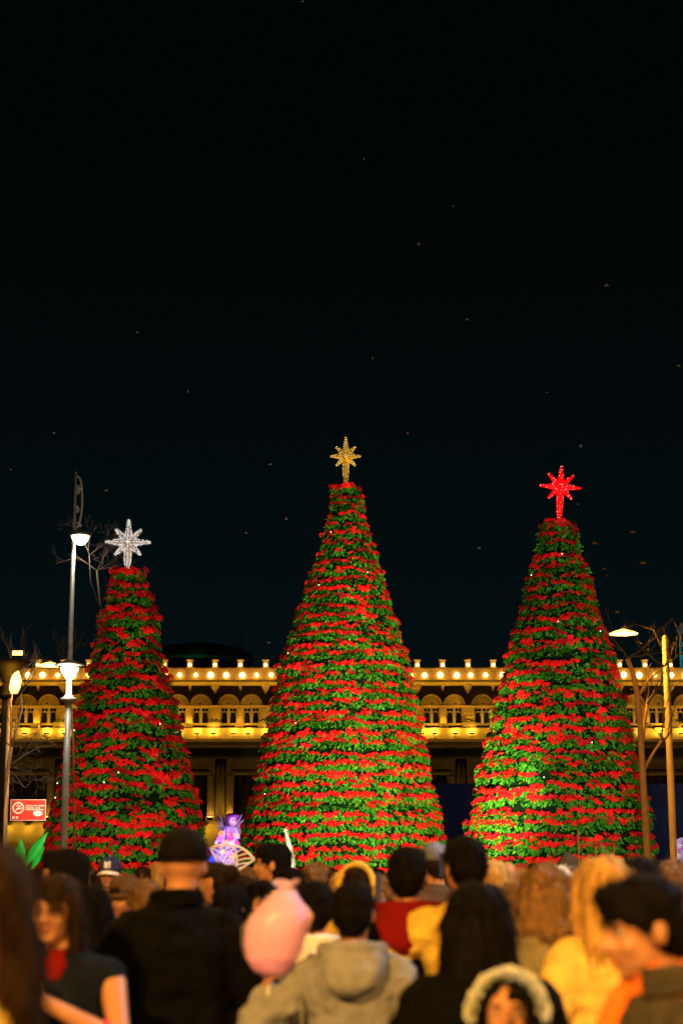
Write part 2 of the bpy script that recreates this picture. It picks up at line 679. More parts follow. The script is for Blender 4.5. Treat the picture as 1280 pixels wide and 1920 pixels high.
        # doors in the recess with bars
        mb = MB()
        xm = (x + xr) / 2
        for q_ in range(-3, 4):
            mb.box(xm + q_ * 0.62 - 0.04, xm + q_ * 0.62 + 0.04, BD + 1.1, BD + 1.19, zb, bz(1453))
        for zz in (1475, 1500, 1522):
            mb.box(x + 24 * px_m, xr - 24 * px_m, BD + 1.12, BD + 1.18, bz(zz) - 0.04, bz(zz) + 0.04)
        part(mb, 'window_grille', METAL_DARK)
    # podium under the portico
    mb = MB()
    sweep_profile(mb, X0, X1, [(BD + 2.5, 0), (BD - 1.05, 0), (BD - 1.05, bz(1546)), (BD - 1.3, bz(1545)), (BD - 1.3, bz(1541.1)), (BD + 2.5, bz(1541.1))])
    mb2 = mb
    part(mb2, 'podium', STONE)
    k = -150
    while k < 1430:
        x = bx(k)
        z = bz(1547)
        mb = MB()
        mb.box(x - 0.25, x + 0.25, BD - 1.5, BD - 1.32, z - 0.05, z + 0.08)
        mb.box(x - 0.05, x + 0.05, BD - 1.4, BD - 1.29, z + 0.08, z + 0.2)
        part(mb, 'podium_light_fitting', METAL_DARK)
        lamp('podium_light', (x, -1.75, z - 0.3), 42, (1.0, 0.54, 0.05), 0.12, root)
        k += 36
    # clipped shrubs in tubs on the balcony
    leafm = mat('shrub_leaf', (0.03, 0.055, 0.02), 0.7, 0.4, 10)
    for i, c in enumerate(pairs):
        x = bx(c + 47.5)
        if not -20 < c + 47.5 < 1300:
            continue
        o = empty('balcony_shrub', (x, BD - 0.30, bz(1379.9)))
        tag(o, 'low dark clipped shrub on the palace balcony between two window pairs', 'shrub', 'shrubs along the palace balcony')
        mb = MB()
        hh = bz(1346) - bz(1379.9)
        mb.loft([(0, 0, 0, 0.35, 0.16), (0, 0, 0.45, 0.42, 0.2)], 10)
        mb.build('tub', STONE_DARK, o)
        mb = MB()
        rnd = random.Random(i)
        for t in range(260):
            a = rnd.uniform(0, 6.28)
            u = rnd.random() ** 0.5
            q = Vector((0.5 * u * math.cos(a), 0.18 * u * math.sin(a), rnd.uniform(0.45, hh - 0.15 * u)))
            d = Vector((rnd.gauss(0, 1), rnd.gauss(0, 1), rnd.gauss(0, 1))).normalized() * 0.09
            e = d.orthogonal().normalized() * 0.05
            mb.add([q - d, q + e, q + d, q - e], [(0, 1, 2, 3)])
        mb.build('foliage', leafm, o)
    return root


palace()


# domed canopy and flagpole on the roof
def roof_things():
    D = 166.0
    c = P(372, 1238, D)
    o = empty('domed_canopy', (c.x, D, P(372, 1249, D).z))
    tag(o, 'wide dark domed canopy with a green rim above the palace roof', 'canopy')
    rx = (478 - 268) / 2 * D / F_PX
    h = (1238 - 1207) * D / F_PX
    mb = MB()
    b = c.z - o.location.z
    mb.loft([(0, 0, b + h * math.sin(R(a)), rx * math.cos(R(a)) + 0.01, 5 * math.cos(R(a)) + 0.01) for a in range(0, 91, 10)], 32)
    mb.build('dome', mat('dark_canvas', (0.02, 0.022, 0.022), 0.8, 0.3, 1), o, smooth=True)
    mb = MB()
    mb.loft([(0, 0, b - 0.35, rx * 0.98, 4.9), (0, 0, b - 0.02, rx * 0.98, 4.9)], 32)
    mb.build('rim', mat('green_rim', (0.02, 0.16, 0.09), 0.6, 0.3, 2), o)
    for k in range(-4, 5):
        mb = MB()
        mb.box(k * rx / 4.4 - 0.08, k * rx / 4.4 + 0.08, -0.1, 0.1, 0, b - 0.35)
        mb.build('support_post', METAL_DARK, o)
    lamp('canopy_light', (0, -6.5, b - 0.5), 9, (0.1, 1.0, 0.5), 0.2, o)
    f = P(462, 1250, 164)
    o = empty('flagpole', (f.x, 164, f.z - 1.0))
    tag(o, 'thin bare flagpole rising from the palace roof beside the dark dome', 'flagpole')
    mb = MB()
    h = P(462, 1118, 164).z - f.z + 1.0
    mb.lathe([(0.09, 0), (0.05, h)], seg=8)
    mb.build('pole', METAL_GREY, o)
    mb = MB()
    mb.lathe([(0.03, 0), (0.1, 0.06), (0.1, 0.14), (0.02, 0.2)], (0, 0, h), 8)
    mb.build('finial', METAL_GREY, o)
    mb = MB()
    mb.box(-0.5, 0.5, -0.5, 0.5, -0.2, 0.15)
    mb.build('base', STONE_DARK, o)
    # teal-lit gabled turret at the right edge
    D = 172.0
    a = P(1264, 1255, D)
    t = empty('turret', (P(1300, 1255, D).x, D, 0))
    tag(t, 'teal lit gabled turret beside the palace roof end', 'turret')
    z0, z1, z2 = P(1290, 1262, D).z, P(1290, 1180, D).z, P(1290, 1150, D).z
    w = 26 * D / F_PX
    tm = mat('teal_plaster', (0.10, 0.36, 0.38), 0.8, 0.25, 1.5)
    mb = MB()
    mb.box(-w, w, 0, 3, 0, z1)
    mb.build('wall', tm, t)
    mb = MB()
    mb.add([(-w - 0.3, -0.2, z1), (w + 0.3, -0.2, z1), (0, -0.2, z2), (-w - 0.3, 3.2, z1), (w + 0.3, 3.2, z1), (0, 3.2, z2)],
           [(0, 1, 2), (3, 5, 4), (0, 2, 5, 3), (1, 4, 5, 2), (0, 3, 4, 1)])
    mb.build('gable_roof', tm, t)
    for i in range(3):
        mb = MB()
        zz = z1 - 1.3 - i * 1.3
        mb.box(-w + 0.25, -w + 0.75, -0.06, -0.002, zz, zz + 0.8)
        mb.build('window', GLASS_DARK, t)
    lamp('turret_light', (-1.0, -3, z0 + 0.8), 110, (0.25, 1.0, 0.95), 0.2, t)


roof_things()


# navy hoarding between the trees and the palace
def hoarding():
    D = 104.0
    m = mat('navy_hoarding', (0.035, 0.05, 0.13), 0.65, 0.35, 1.2, stretch=(1, 1, 6))
    o = empty('hoarding', (0, D, 0))
    tag(o, 'tall navy blue panelled hoarding behind the poinsettia trees', 'hoarding')
    zt = P(1000, 1469, D).z
    x = P(770, 1540, D).x
    xe = P(1330, 1540, D).x
    w = 1.2
    while x < xe:
        mb = MB()
        for k in range(4):
            mb.box(x + 0.01, x + w - 0.01, -0.04 + random.uniform(0, 0.01), 0.04, zt / 4 * k + 0.01, zt / 4 * (k + 1) - 0.01)
        mb.build('panel', m, o)
        x += w
    mb = MB()
    mb.box(P(770, 1540, D).x, xe, 0.05, 0.2, 0.0, zt - 0.05)
    mb.build('frame', METAL_DARK, o)
    lamp('hoarding_light', (P(850, 1500, D).x, -6, 5.0), 45, (0.5, 0.6, 1.0), 0.3, o)
    lamp('hoarding_light', (P(1240, 1500, D).x, -6, 4.0), 75, (0.5, 0.6, 1.0), 0.3, o)


hoarding()

# ------------------------------------------------------------------ poinsettia trees
LEAF = mat('poinsettia_leaf', (0.026, 0.165, 0.009), 0.55, 0.7, 4.0, spec=0.22, world_space=True, trans=0.2)
LEAF_PALE = mat('poinsettia_leaf_pale', (0.09, 0.23, 0.012), 0.6, 0.4, 5.0, spec=0.2, world_space=True, trans=0.2)
BRACT = mat('poinsettia_bract', (0.66, 0.004, 0.008), 0.6, 0.35, 3.0, spec=0.12, world_space=True, trans=0.15)
CYATH = mat('poinsettia_centre', (0.22, 0.06, 0.01), 0.6, 0.2)
BRACT_DEEP = mat('poinsettia_bract_deep', (0.36, 0.003, 0.012), 0.6, 0.35, 3.0, spec=0.1, world_space=True, trans=0.15)


def leaf(mb, base, d, n, ln, wd, mi, fold=0.25, droop=0.25):
    d = d.normalized()
    s = d.cross(n).normalized()
    n = s.cross(d).normalized()
    m = base + d * ln * 0.45 - n * ln * droop * 0.25
    t = base + d * ln - n * ln * droop
    e1 = m + s * wd / 2 + n * wd * fold
    e2 = m - s * wd / 2 + n * wd * fold
    q = base + d * ln * 0.78 - n * ln * droop * 0.6
    g1 = q + s * wd * 0.27 + n * wd * fold * 0.6
    g2 = q - s * wd * 0.27 + n * wd * fold * 0.6
    mb.add([base, e1, g1, t, g2, e2, m], [(0, 1, 6), (6, 1, 2), (6, 2, 3), (6, 3, 4), (6, 4, 5), (0, 6, 5)], mi)


def bract(mb, base, d, n, ln, wd, droop):
    d = d.normalized()
    s = d.cross(n).normalized()
    n = s.cross(d).normalized()
    m = base + d * ln * 0.5 - n * ln * droop * 0.2
    t = base + d * ln - n * ln * droop
    mb.add([base, m + s * wd / 2 + n * wd * 0.18, t, m - s * wd / 2 + n * wd * 0.18, m], [(0, 1, 4), (4, 1, 2), (4, 2, 3), (0, 4, 3)], 0)


def plant_meshes(seed):
    """one potted poinsettia lying out of the cone: +Y points outward, +Z up. leaves and bracts"""
    r = random.Random(seed)
    lv = MB()
    br = MB()
    nl = 19
    for i in range(nl):
        a = R(-115 + 230 * (i + r.uniform(-0.4, 0.4)) / (nl - 1))   # 0 = outward
        z = r.uniform(-0.12, 0.11)
        b = Vector((0.10 * math.sin(a) + r.uniform(-0.05, 0.05), 0.02 + 0.08 * math.cos(a), z))
        d = Vector((math.sin(a), math.cos(a) * 0.8 + 0.25, r.uniform(-0.95, 0.15)))
        n = Vector((r.uniform(-0.3, 0.3), 0.75, 0.75))
        leaf(lv, b, d, n, r.uniform(0.13, 0.20), r.uniform(0.07, 0.105), 1 if r.random() < 0.10 else 0, 0.22, r.uniform(0.1, 0.5))
    heads = [(-0.13, 0.13, 0.14), (-0.03, 0.19, 0.12), (0.10, 0.16, 0.14), (0.03, 0.12, 0.19)]
    for (hx, hy, hz) in heads:
        c = Vector((hx + r.uniform(-0.03, 0.03), hy + r.uniform(-0.03, 0.03), hz + r.uniform(-0.04, 0.04)))
        ax = Vector((r.uniform(-0.35, 0.35), r.uniform(0.5, 1.0), 0.75)).normalized()
        u = ax.orthogonal().normalized()
        w = ax.cross(u)
        k = 8
        for i in range(k):
            a = 2 * math.pi * (i + r.uniform(-0.3, 0.3)) / k
            d = u * math.cos(a) + w * math.sin(a) + ax * r.uniform(-0.1, 0.35)
            bract(br, c, d, ax, r.uniform(0.07, 0.125), r.uniform(0.045, 0.07), r.uniform(0.1, 0.6))
        for i in range(2):
            p = c + ax * 0.02 + u * r.uniform(-0.012, 0.012) + w * r.uniform(-0.012, 0.012)
            br.add([p + u * 0.012, p + w * 0.012, p - u * 0.012, p - w * 0.012, p + ax * 0.016], [(0, 1, 4), (1, 2, 4), (2, 3, 4), (3, 0, 4)], 1)
    return lv, br


VAR = []
for i in range(7):
    lv, br = plant_meshes(100 + i)
    if i in (2, 5):
        br.m = [2 if q == 0 else 1 for q in br.m]
    VAR.append((lv, br, lv.mesh('poinsettia', [LEAF, LEAF_PALE]), br.mesh('bracts', [BRACT, CYATH, BRACT_DEEP])))


def interp(prof, y):
    for (a, b) in zip(prof, prof[1:]):
        if a[0] <= y <= b[0]:
            t = (y - a[0]) / (b[0] - a[0])
            return [p + (q - p) * t for p, q in zip(a, b)]
    return list(prof[-1] if y > prof[-1][0] else prof[0])


def poinsettia_tree(D, prof, label, seed, ymax, bald=0.06, lush=1.0):
    """prof: (y, centre x, half width) in photo pixels down the tree"""
    r = random.Random(seed)
    ymid = prof[len(prof) // 2][0]
    root = empty('poinsettia_tree', (P(prof[-1][1], 1620, D).x, D, 0))
    tag(root, label, 'christmas tree', 'cone-shaped poinsettia trees')
    ox = root.location.x
    z_top = P(prof[0][1], prof[0][0] + 6, D).z - 0.2
    # profile in metres
    pm = []
    for (y, cx, hw) in prof:
        q = P(cx, y, D)
        e = P(cx + hw, y, D)
        pm.append((q.z, q.x - ox, (e.x - q.x)))
    pm.sort()
    pm = [(0.0, pm[0][1], pm[0][2] + 0.12)] + pm

    def at(z):
        return interp(pm, z)

    step = 0.365
    rows = int((z_top - 0.25) / step)
    # dark netted cone that carries the pots
    mb = MB()
    mb.loft([(at(z)[1], 0, z, max(at(z)[2] - 0.32, 0.05), max(at(z)[2] - 0.32, 0.05)) for z in np.linspace(0, z_top - 0.1, 24)], 40)
    mb.build('cone_frame', mat('cone_net', (0.003, 0.008, 0.003), 0.9, 0.4, 3, spec=0.0), root)
    plants = []
    for i in range(rows):
        z = z_top - 0.12 - i * step + r.uniform(-0.045, 0.045)
        gap = (r.uniform(0, 6.28), r.uniform(0.1, 0.3)) if r.random() < 0.3 else (0, -1)
        tilt_row = r.gauss(0, 0.10)
        _, cx, rad = at(z)
        rad = max(rad - 0.30, 0.10)
        # each hoop rail that holds a row of pots
        n = max(7, int(2 * math.pi * (rad + 0.1) / 0.26))
        ph = r.uniform(0, 6.28)
        wob = r.uniform(0, 6.28)
        for k in range(n):
            a = ph + 2 * math.pi * k / n + r.uniform(-0.03, 0.03)
            zz = z + r.gauss(0, 0.035) + 0.045 * math.sin(3 * a + wob) + 0.02 * math.sin(11 * a + 2 * wob)
            if r.random() < 0.015:
                continue
            rr = rad + r.gauss(0, 0.04) + (0.07 if r.random() < 0.06 else 0)
            pos = Vector((cx + rr * math.sin(a), -rr * math.cos(a), zz))
            rot = Euler((r.gauss(tilt_row, 0.2), r.gauss(0, 0.12), a + math.pi + r.gauss(0, 0.25)), 'XYZ').to_matrix().to_4x4()
            s = r.uniform(0.84, 1.2) * (1.25 if r.random() < 0.04 else 1)
            b = r.random() > bald and abs((a - gap[0] + math.pi) % (2 * math.pi) - math.pi) > gap[1]
            # plants that have sagged or dried show a wider patch
            plants.append((pos, rot, s, r.randrange(len(VAR)), b, math.cos(a)))
    # a ragged tuft closes the top
    for k in range(9):
        a = 2 * math.pi * k / 9
        rr = 0.18 if k % 2 else 0.36
        rr = min(rr, at(z_top)[2])
        pos = Vector((at(z_top)[1] + rr * math.sin(a), -rr * math.cos(a), z_top + r.uniform(-0.05, 0.1)))
        rot = Euler((-0.5 + r.gauss(0, 0.2), r.gauss(0, 0.2), a + math.pi), 'XYZ').to_matrix().to_4x4()
        plants.append((pos, rot, r.uniform(0.9, 1.1), k % len(VAR), True, math.cos(a)))
    zmin = P(640, ymax, D).z
    order = sorted(range(len(plants)), key=lambda i: -(plants[i][5] - (5 if plants[i][0].z < zmin else 0)))
    single = set(order[:300])
    V = []
    Fc = []
    M = []
    off = 0
    arr = [(np.array(v[0].v), v[0].f, v[0].m, np.array(v[1].v), v[1].f, v[1].m) for v in VAR]
    for i, (pos, rot, s, vi, b, c) in enumerate(plants):
        Mx = Matrix.Translation(pos) @ rot @ Matrix.Scale(s, 4)
        if i in single:
            o = bpy.data.objects.new('poinsettia', VAR[vi][2])
            C.objects.link(o)
            o.parent = root
            o.matrix_local = Mx
            if b:
                q = bpy.data.objects.new('bracts', VAR[vi][3])
                C.objects.link(q)
                q.parent = o
                q.scale = (lush, lush, lush)
        else:
            A = np.array(Mx)
            for j, (vv, ff, mm) in enumerate((arr[vi][0:3], arr[vi][3:6])):
                if j == 1 and not b:
                    continue
                V.append((vv * (lush if j else 1.0)) @ A[:3, :3].T + A[:3, 3])
                Fc.extend([tuple(q + off for q in f) for f in ff])
                M.extend([m + 2 * j for m in mm])
                off += len(vv)
    me = bpy.data.meshes.new('poinsettia_rows')
    me.from_pydata(np.concatenate(V).tolist(), [], Fc)
    for m in (LEAF, LEAF_PALE, BRACT, CYATH, BRACT_DEEP):
        me.materials.append(m)
    me.polygons.foreach_set('material_index', M)
    me.update()
    o = link('poinsettia_rows', me, root)
    tag(o, kind='stuff')
    # a few tiny lights tucked among the leaves
    bm_ = MB()
    bm_.ell((0, 0, 0), (0.014, 0.014, 0.014), su=6, sv=4)
    bme = bm_.mesh('fairy_light', [glow('fairy_light', (1.0, 0.85, 0.6), 7.0)])
    for k in range(6):
        z = r.uniform(zmin, z_top - 1.0)
        _, cx, rad = at(z)
        a = r.uniform(-1.2, 1.2)
        q = link('fairy_light', bme, root)
        q.location = (cx + (rad + 0.05) * math.sin(a), -(rad + 0.05) * math.cos(a), z)
    return root, z_top, at, ox


T_LEFT = [(1060, 240, 27), (1100, 240, 40), (1140, 243, 51), (1240, 239, 72), (1340, 240, 100), (1440, 238, 122), (1540, 235, 149), (1612, 232, 165)]
T_MID = [(902, 646, 27), (960, 648, 38), (1040, 651, 57), (1140, 647, 90), (1240, 647, 124), (1380, 645, 151), (1480, 645, 171), (1560, 642, 194), (1630, 642, 203)]
T_RIGHT = [(968, 1045, 28), (1010, 1046, 41), (1060, 1047, 55), (1160, 1047, 82), (1240, 1050, 105), (1340, 1049, 129), (1440, 1047, 152), (1540, 1048, 173), (1612, 1047, 182)]
DL, DM, DR = 52.0, 64.0, 56.0
tl = poinsettia_tree(DL, T_LEFT, 'shortest poinsettia cone, standing under the silver tinsel star behind a grey lamp post', 1, 1612, 0.05, 1.06)
tm = poinsettia_tree(DM, T_MID, 'tallest poinsettia cone, carrying the gold glitter star', 2, 1625, 0.07)
tr = poinsettia_tree(DR, T_RIGHT, 'poinsettia cone with bright red and green bands under the glowing red star', 3, 1610, 0.06)


# ------------------------------------------------------------------ stars
def star(name_label, D, cx, cy, arms, w0, w1, body_mat, bulb_mat, nb, fuzz, rot=0.0, fuzz_mat=None, seed=5, br=0.013, keep=0.9):
    """arms: lengths in photo pixels for top, then clockwise in eighths; the long foot is arm 4"""
    r = random.Random(seed)
    c = P(cx, cy, D)
    k = D / F_PX * math.sqrt(1 + 0.05)
    foot = arms[4] * k
    o = empty('star_topper', (c.x, D, c.z))
    tag(o, name_label, 'star')
    a0 = R(rot)
    pts = []
    mb = MB()
    for i, ln in enumerate(arms):
        a = a0 + i * math.pi / 4
        d = Vector((math.sin(a), 0, math.cos(a)))
        s = Vector((math.cos(a), 0, -math.sin(a)))
        L = ln * k
        hw0 = w0 * k * (0.85 if i % 2 else 1.0)
        hw1 = (w1 if i != 4 else w1 * 1.35) * k
        # a ridged, blunt-tipped ray
        secs = [(0.0, hw0 * 0.9, 0.16), (0.35, hw0 * 0.78 + hw1 * 0.22, 0.13), (0.9, hw1 * 1.05, 0.075), (0.98, hw1 * 0.75, 0.055), (1.0, hw1 * 0.35, 0.03)]
        if i == 4:
            secs = [(0.0, hw0 * 0.9, 0.16), (0.3, hw0 * 0.95, 0.13), (0.75, hw0 * 0.8, 0.11), (0.99, hw1 * 1.2, 0.09), (1.0, hw1 * 1.1, 0.085)]
        v = []
        for (t, hw, th) in secs:
            b = d * (t * L)
            v += [b - s * hw, b + Vector((0, -th, 0)), b + s * hw, b + Vector((0, th, 0))]
        f = []
        for j in range(len(secs) - 1):
            for q in range(4):
                f.append((j * 4 + q, j * 4 + (q + 1) % 4, j * 4 + 4 + (q + 1) % 4, j * 4 + 4 + q))
        f.append(tuple(range(3, -1, -1)))
        f.append(tuple((len(secs) - 1) * 4 + q for q in range(4)))
        mb.add(v, f)
        n = int(nb * L)
        for j in range(n):
            t = (j + 0.6) / n
            # bulbs run along the ridge and both edges
            for e in (-1, 0, 1):
                if t < 0.3 and e:
                    continue
                hw = np.interp(t, [x[0] for x in secs], [x[1] for x in secs])
                th = np.interp(t, [x[0] for x in secs], [x[2] for x in secs])
                p = d * (t * L) + s * (e * hw * 0.82) + Vector((0, -th * (1 - 0.8 * abs(e)) - 0.02, 0))
                pts.append((p, d))
    mb.build('star_body', body_mat, o)
    fb = MB()
    if fuzz:
        for (p, d) in pts:
            for q in range(fuzz):
                base = p + Vector((r.gauss(0, 0.018), r.gauss(0, 0.02), r.gauss(0, 0.018)))
                e = Vector((r.gauss(0, 1), r.gauss(0, 1) - 0.4, r.gauss(0, 1))).normalized() * r.uniform(0.03, 0.055)
                g = e.orthogonal().normalized() * 0.009
                fb.add([base - g, base + g, base + e], [(0, 1, 2)])
        t_ = fb.build('tinsel', fuzz_mat, o)
        tag(t_, kind='stuff')
    if bulb_mat:
        bb = MB()
        for (p, d) in pts:
            if r.random() < keep:
                bb.ell(p + Vector((r.gauss(0, 0.006), -0.02, r.gauss(0, 0.006))), (br, br, br), su=6, sv=4)
        t_ = bb.build('light_string', bulb_mat, o)
        tag(t_, kind='stuff')
    # mast that pins the star into the cone
    mb = MB()
    mb.tube([(0, 0.05, -foot + 0.05), (0, 0.05, -foot - 0.5)], 0.04, 8)
    mb.build('mast', METAL_GREY, o)
    return o


silver = mat('silver_tinsel', (0.62, 0.60, 0.58), 0.38, 0.4, 30, metal=0.5)
gold = mat('gold_tinsel', (0.55, 0.34, 0.03), 0.35, 0.5, 30, metal=0.6)
redm = glow('red_lit_garland', (1.0, 0.0, 0.004), 0.72, (0.3, 0.003, 0.003))
star('silver tinsel eight-pointed star on top of the shortest poinsettia cone', DL - 0.05, 241, 1017, [43, 34, 42, 34, 50, 34, 42, 34], 8.4, 2.2, silver, glow('silver_added_glow', (0.95, 0.95, 1.0), 0.9), 22, 9, 0.5, silver, br=0.016)  # unseen bulbs added so that the silver star looks bright
star('gold glitter eight-pointed star on top of the tallest poinsettia cone', DM - 0.05, 648, 856, [37, 26, 29, 26, 52, 26, 29, 26], 6.8, 1.6, gold, glow('gold_bulb', (1.0, 0.56, 0.04), 1.5), 15, 6, 0.0, gold)
star('glowing red eight-pointed star dotted with white bulbs', DR - 0.05, 1050, 913, [41, 34, 39, 32, 62, 33, 40, 35], 7.2, 2.1, redm, glow('star_bulb', (1.0, 0.42, 0.38), 1.6), 10, 3, 4.0, redm, br=0.011, keep=0.5)


# ------------------------------------------------------------------ floodlights that light the trees
def floodlight(x, y, target, power, color, label, size=50):
    o = empty('floodlight', (x, y, 0))
    tag(o, label, 'floodlight', 'floodlights aimed at the trees')
    d = (Vector(target) - Vector((x, y, 0.5))).normalized()
    q = d.to_track_quat('-Z', 'Y').to_matrix().to_4x4()
    mb = MB()
    mb.box(-0.25, 0.25, -0.2, 0.2, 0, 0.16)
    mb.xform(Matrix.Translation((0, 0, 0.5)) @ q)
    mb.build('housing', METAL_DARK, o, bevel=0.02)
    mb = MB()
    mb.box(-0.22, 0.22, -0.17, 0.17, -0.012, -0.002)
    mb.xform(Matrix.Translation((0, 0, 0.5)) @ q)
    mb.build('lens', glow('flood_lens', (1, 0.85, 0.65), 6.0), o)
    mb = MB()
    mb.box(-0.3, 0.3, -0.06, 0.06, 0, 0.04)
    mb.box(-0.3, -0.27, -0.04, 0.04, 0.04, 0.55)
    mb.box(0.27, 0.3, -0.04, 0.04, 0.04, 0.55)
    mb.build('bracket', METAL_DARK, o)
    p = Vector((0, 0, 0.5)) + d * 0.12
    l = lamp('flood_beam', p, power, color, 0.14, o, 'SPOT', Vector(target) - Vector((x, y, 0)), size, 0.8)


xl, xm, xr = tl[3], tm[3], tr[3]
FLOOD = (1.0, 0.88, 0.62)
floodlight(xl + 3.4, DL - 19, (xl, DL - 2, 5.5), 13000, FLOOD, 'low black floodlight aimed at the shortest poinsettia cone', 42)
floodlight(xm + 4.0, DM - 21, (xm + 0.8, DM - 2, 7.0), 62000, (1.0, 0.90, 0.46), 'low black floodlight aimed at the tallest poinsettia cone', 48)
floodlight(xr - 1.0, DR - 22, (xr, DR - 2, 7.5), 17000, FLOOD, 'low black floodlight left of the red-starred cone', 46)
floodlight(xr + 3.2, DR - 21, (xr, DR - 2, 6.0), 6000, FLOOD, 'low black floodlight right of the red-starred cone', 46)


# ------------------------------------------------------------------ street lamps
LAMP_WHITE = glow('lamp_glass_white', (1.0, 0.74, 0.40), 9.0)
LAMP_AMBER = glow('lamp_glass_amber', (1.0, 0.50, 0.10), 5.0)


def pole_profile(h, r0, r1):
    return [(r0 * 1.9, 0), (r0 * 1.9, 0.12), (r0 * 1.5, 0.2), (r0 * 1.4, 0.7), (r0 * 1.05, 0.8), (r0, 1.0), (r1, h)]


def scroll_lamp(px_top, D, label, py_top=885, py_lamp=1008, px_lamp=12, power=170, color=WHITE):
    base = P(px_top, py_top, D)
    h = base.z
    o = empty('street_lamp', (base.x, D, 0))
    tag(o, label, 'street lamp', 'tall street lamps with scroll tops')
    k = D / F_PX * 1.02
    zl = P(px_top, py_lamp, D).z
    mb = MB()
    mb.lathe(pole_profile(h, 0.12, 0.05), seg=14)
    mb.build('pole', METAL_GREY, o, smooth=True)
    # elongated scroll bracket beside the pole
    mb = MB()
    pts = []
    zc = (P(px_top, 893, D).z + P(px_top, 990, D).z) / 2
    hz = (P(px_top, 893, D).z - P(px_top, 990, D).z) / 2
    for t in range(25):
        a = -math.pi / 2 + math.pi * t / 24 + 0.1
        pts.append((0.04 + 11 * k * max(math.cos(a), 0) ** 0.8, 0, zc + hz * math.sin(a)))
    mb.tube(pts, 0.035, 8)
    sp = []
    for t in range(30):
        a = t * 0.36
        rr = 4.2 * k * (1 - t / 36)
        sp.append((5 * k + rr * math.cos(a), 0, zc + hz * 0.45 + 2.6 * rr * math.sin(a)))
    mb.tube(sp, 0.022, 6)
    sp = [(5 * k + 3.2 * k * (1 - t / 30) * math.cos(-t * 0.4), 0, zc - hz * 0.25 + 8 * k * (1 - t / 30) * math.sin(-t * 0.4)) for t in range(24)]
    mb.tube(sp, 0.022, 6)
    mb.build('scroll_bracket', METAL_GREY, o, smooth=True)
    mb = MB()
    xl_ = px_lamp * k
    mb.tube([(0, 0, zl + 0.45), (xl_ * 0.6, 0, zl + 0.5), (xl_, 0, zl + 0.42), (xl_, 0, zl + 0.2)], 0.03, 8)
    mb.build('lamp_arm', METAL_GREY, o, smooth=True)
    mb = MB()
    mb.lathe([(0.36, 0.05), (0.38, 0.10), (0.24, 0.2), (0.09, 0.26), (0.06, 0.34)], (xl_, 0, zl), 18)
    hd = mb.build('lamp_hood', METAL_DARK, o, smooth=True)
    mb = MB()
    mb.lathe([(0.02, -0.24), (0.14, -0.21), (0.23, -0.12), (0.28, 0.0), (0.29, 0.048)], (xl_, 0, zl), 18)
    mb.build('lamp_bowl', LAMP_WHITE, o, smooth=True)
    lamp('street_light', (xl_, -0.05, zl - 0.4), power, color, 0.2, o)
    return o


def post_top_lamp(px, D, label, py=1250, power=160):
    b = P(px, 1590, D)
    top = P(px + 3, py, D).z
    o = empty('street_lamp', (P(127, py, D).x * 0.5 + b.x * 0.5, D, 0))
    tag(o, label, 'street lamp')
    mb = MB()
    zp = P(px, 1278, D).z
    mb.lathe(pole_profile(zp, 0.078, 0.062), seg=16)
    mb.build('pole', METAL_GREY, o, smooth=True)
    zc = P(px, 1311, D).z
    mb = MB()
    mb.lathe([(0.07, -0.1), (0.10, -0.05), (0.16, -0.03), (0.17, 0.02), (0.10, 0.05), (0.07, 0.1)], (0, 0, zc), 18)
    mb.build('collar', METAL_GREY, o, smooth=True)
    mb = MB()
    mb.lathe([(0.05, 0.03), (0.10, 0.10), (0.17, 0.22), (0.19, 0.28)], (0, 0, zp), 18)
    mb.build('lamp_cup', LAMP_WHITE, o, smooth=True)
    mb = MB()
    mb.lathe([(0.30, 0.0), (0.31, 0.03), (0.16, 0.09), (0.03, 0.13)], (0, 0, zp + 0.32), 20)
    mb.build('lamp_cap', METAL_GREY, o, smooth=True)
    lamp('street_light', (0, -0.36, zp + 0.12), power, WHITE, 0.15, o)
    return o


def disc_lamp(px_pole, py_pole, px_disc, py_disc, D, label, power=1500, rp=0.08, color=AMBER):
    b = P(px_pole, py_pole, D)
    d = P(px_disc, py_disc, D)
    o = empty('street_lamp', (b.x, D, 0))
    tag(o, label, 'street lamp', 'slim lamps with disc heads')
    dx = d.x - b.x
    mb = MB()
    mb.tube([(0, 0, 0.0), (0, 0, 0.3), (0, 0, 0.32), (0, 0, b.z - 0.1), (0, 0, b.z - 0.03), (0, 0, b.z)], [rp * 1.8, rp * 1.8, rp * 1.05, rp, rp * 0.7, rp * 0.2], 16)
    mb.build('pole', METAL_CREAM, o, smooth=True)
    mb = MB()
    zt = max(b.z, d.z)
    mb.tube([(0, 0.06, b.z - 0.4), (dx * 0.25, 0.06, zt + 0.10), (dx * 0.7, 0.03, d.z + 0.22), (dx, 0, d.z + 0.12)], [0.03, 0.026, 0.022, 0.02], 8)
    mb.build('arm', mat('black_arm', (0.006, 0.006, 0.006), 0.7, 0.1, spec=0.1), o, smooth=True)
    mb = MB()
    mb.lathe([(0.285, 0.0), (0.29, 0.012), (0.2, 0.05), (0.09, 0.085), (0.03, 0.10)], (dx, 0, d.z), 22)
    mb.build('lamp_disc', LAMP_AMBER, o, smooth=True)
    mb = MB()
    mb.lathe([(0.05, 0.101), (0.05, 0.15), (0.02, 0.18)], (dx, 0, d.z), 10)
    mb.build('lamp_cap', METAL_DARK, o, smooth=True)
    lamp('street_light', (dx, -0.05, d.z - 0.22), power, color, 0.2, o)
    return o


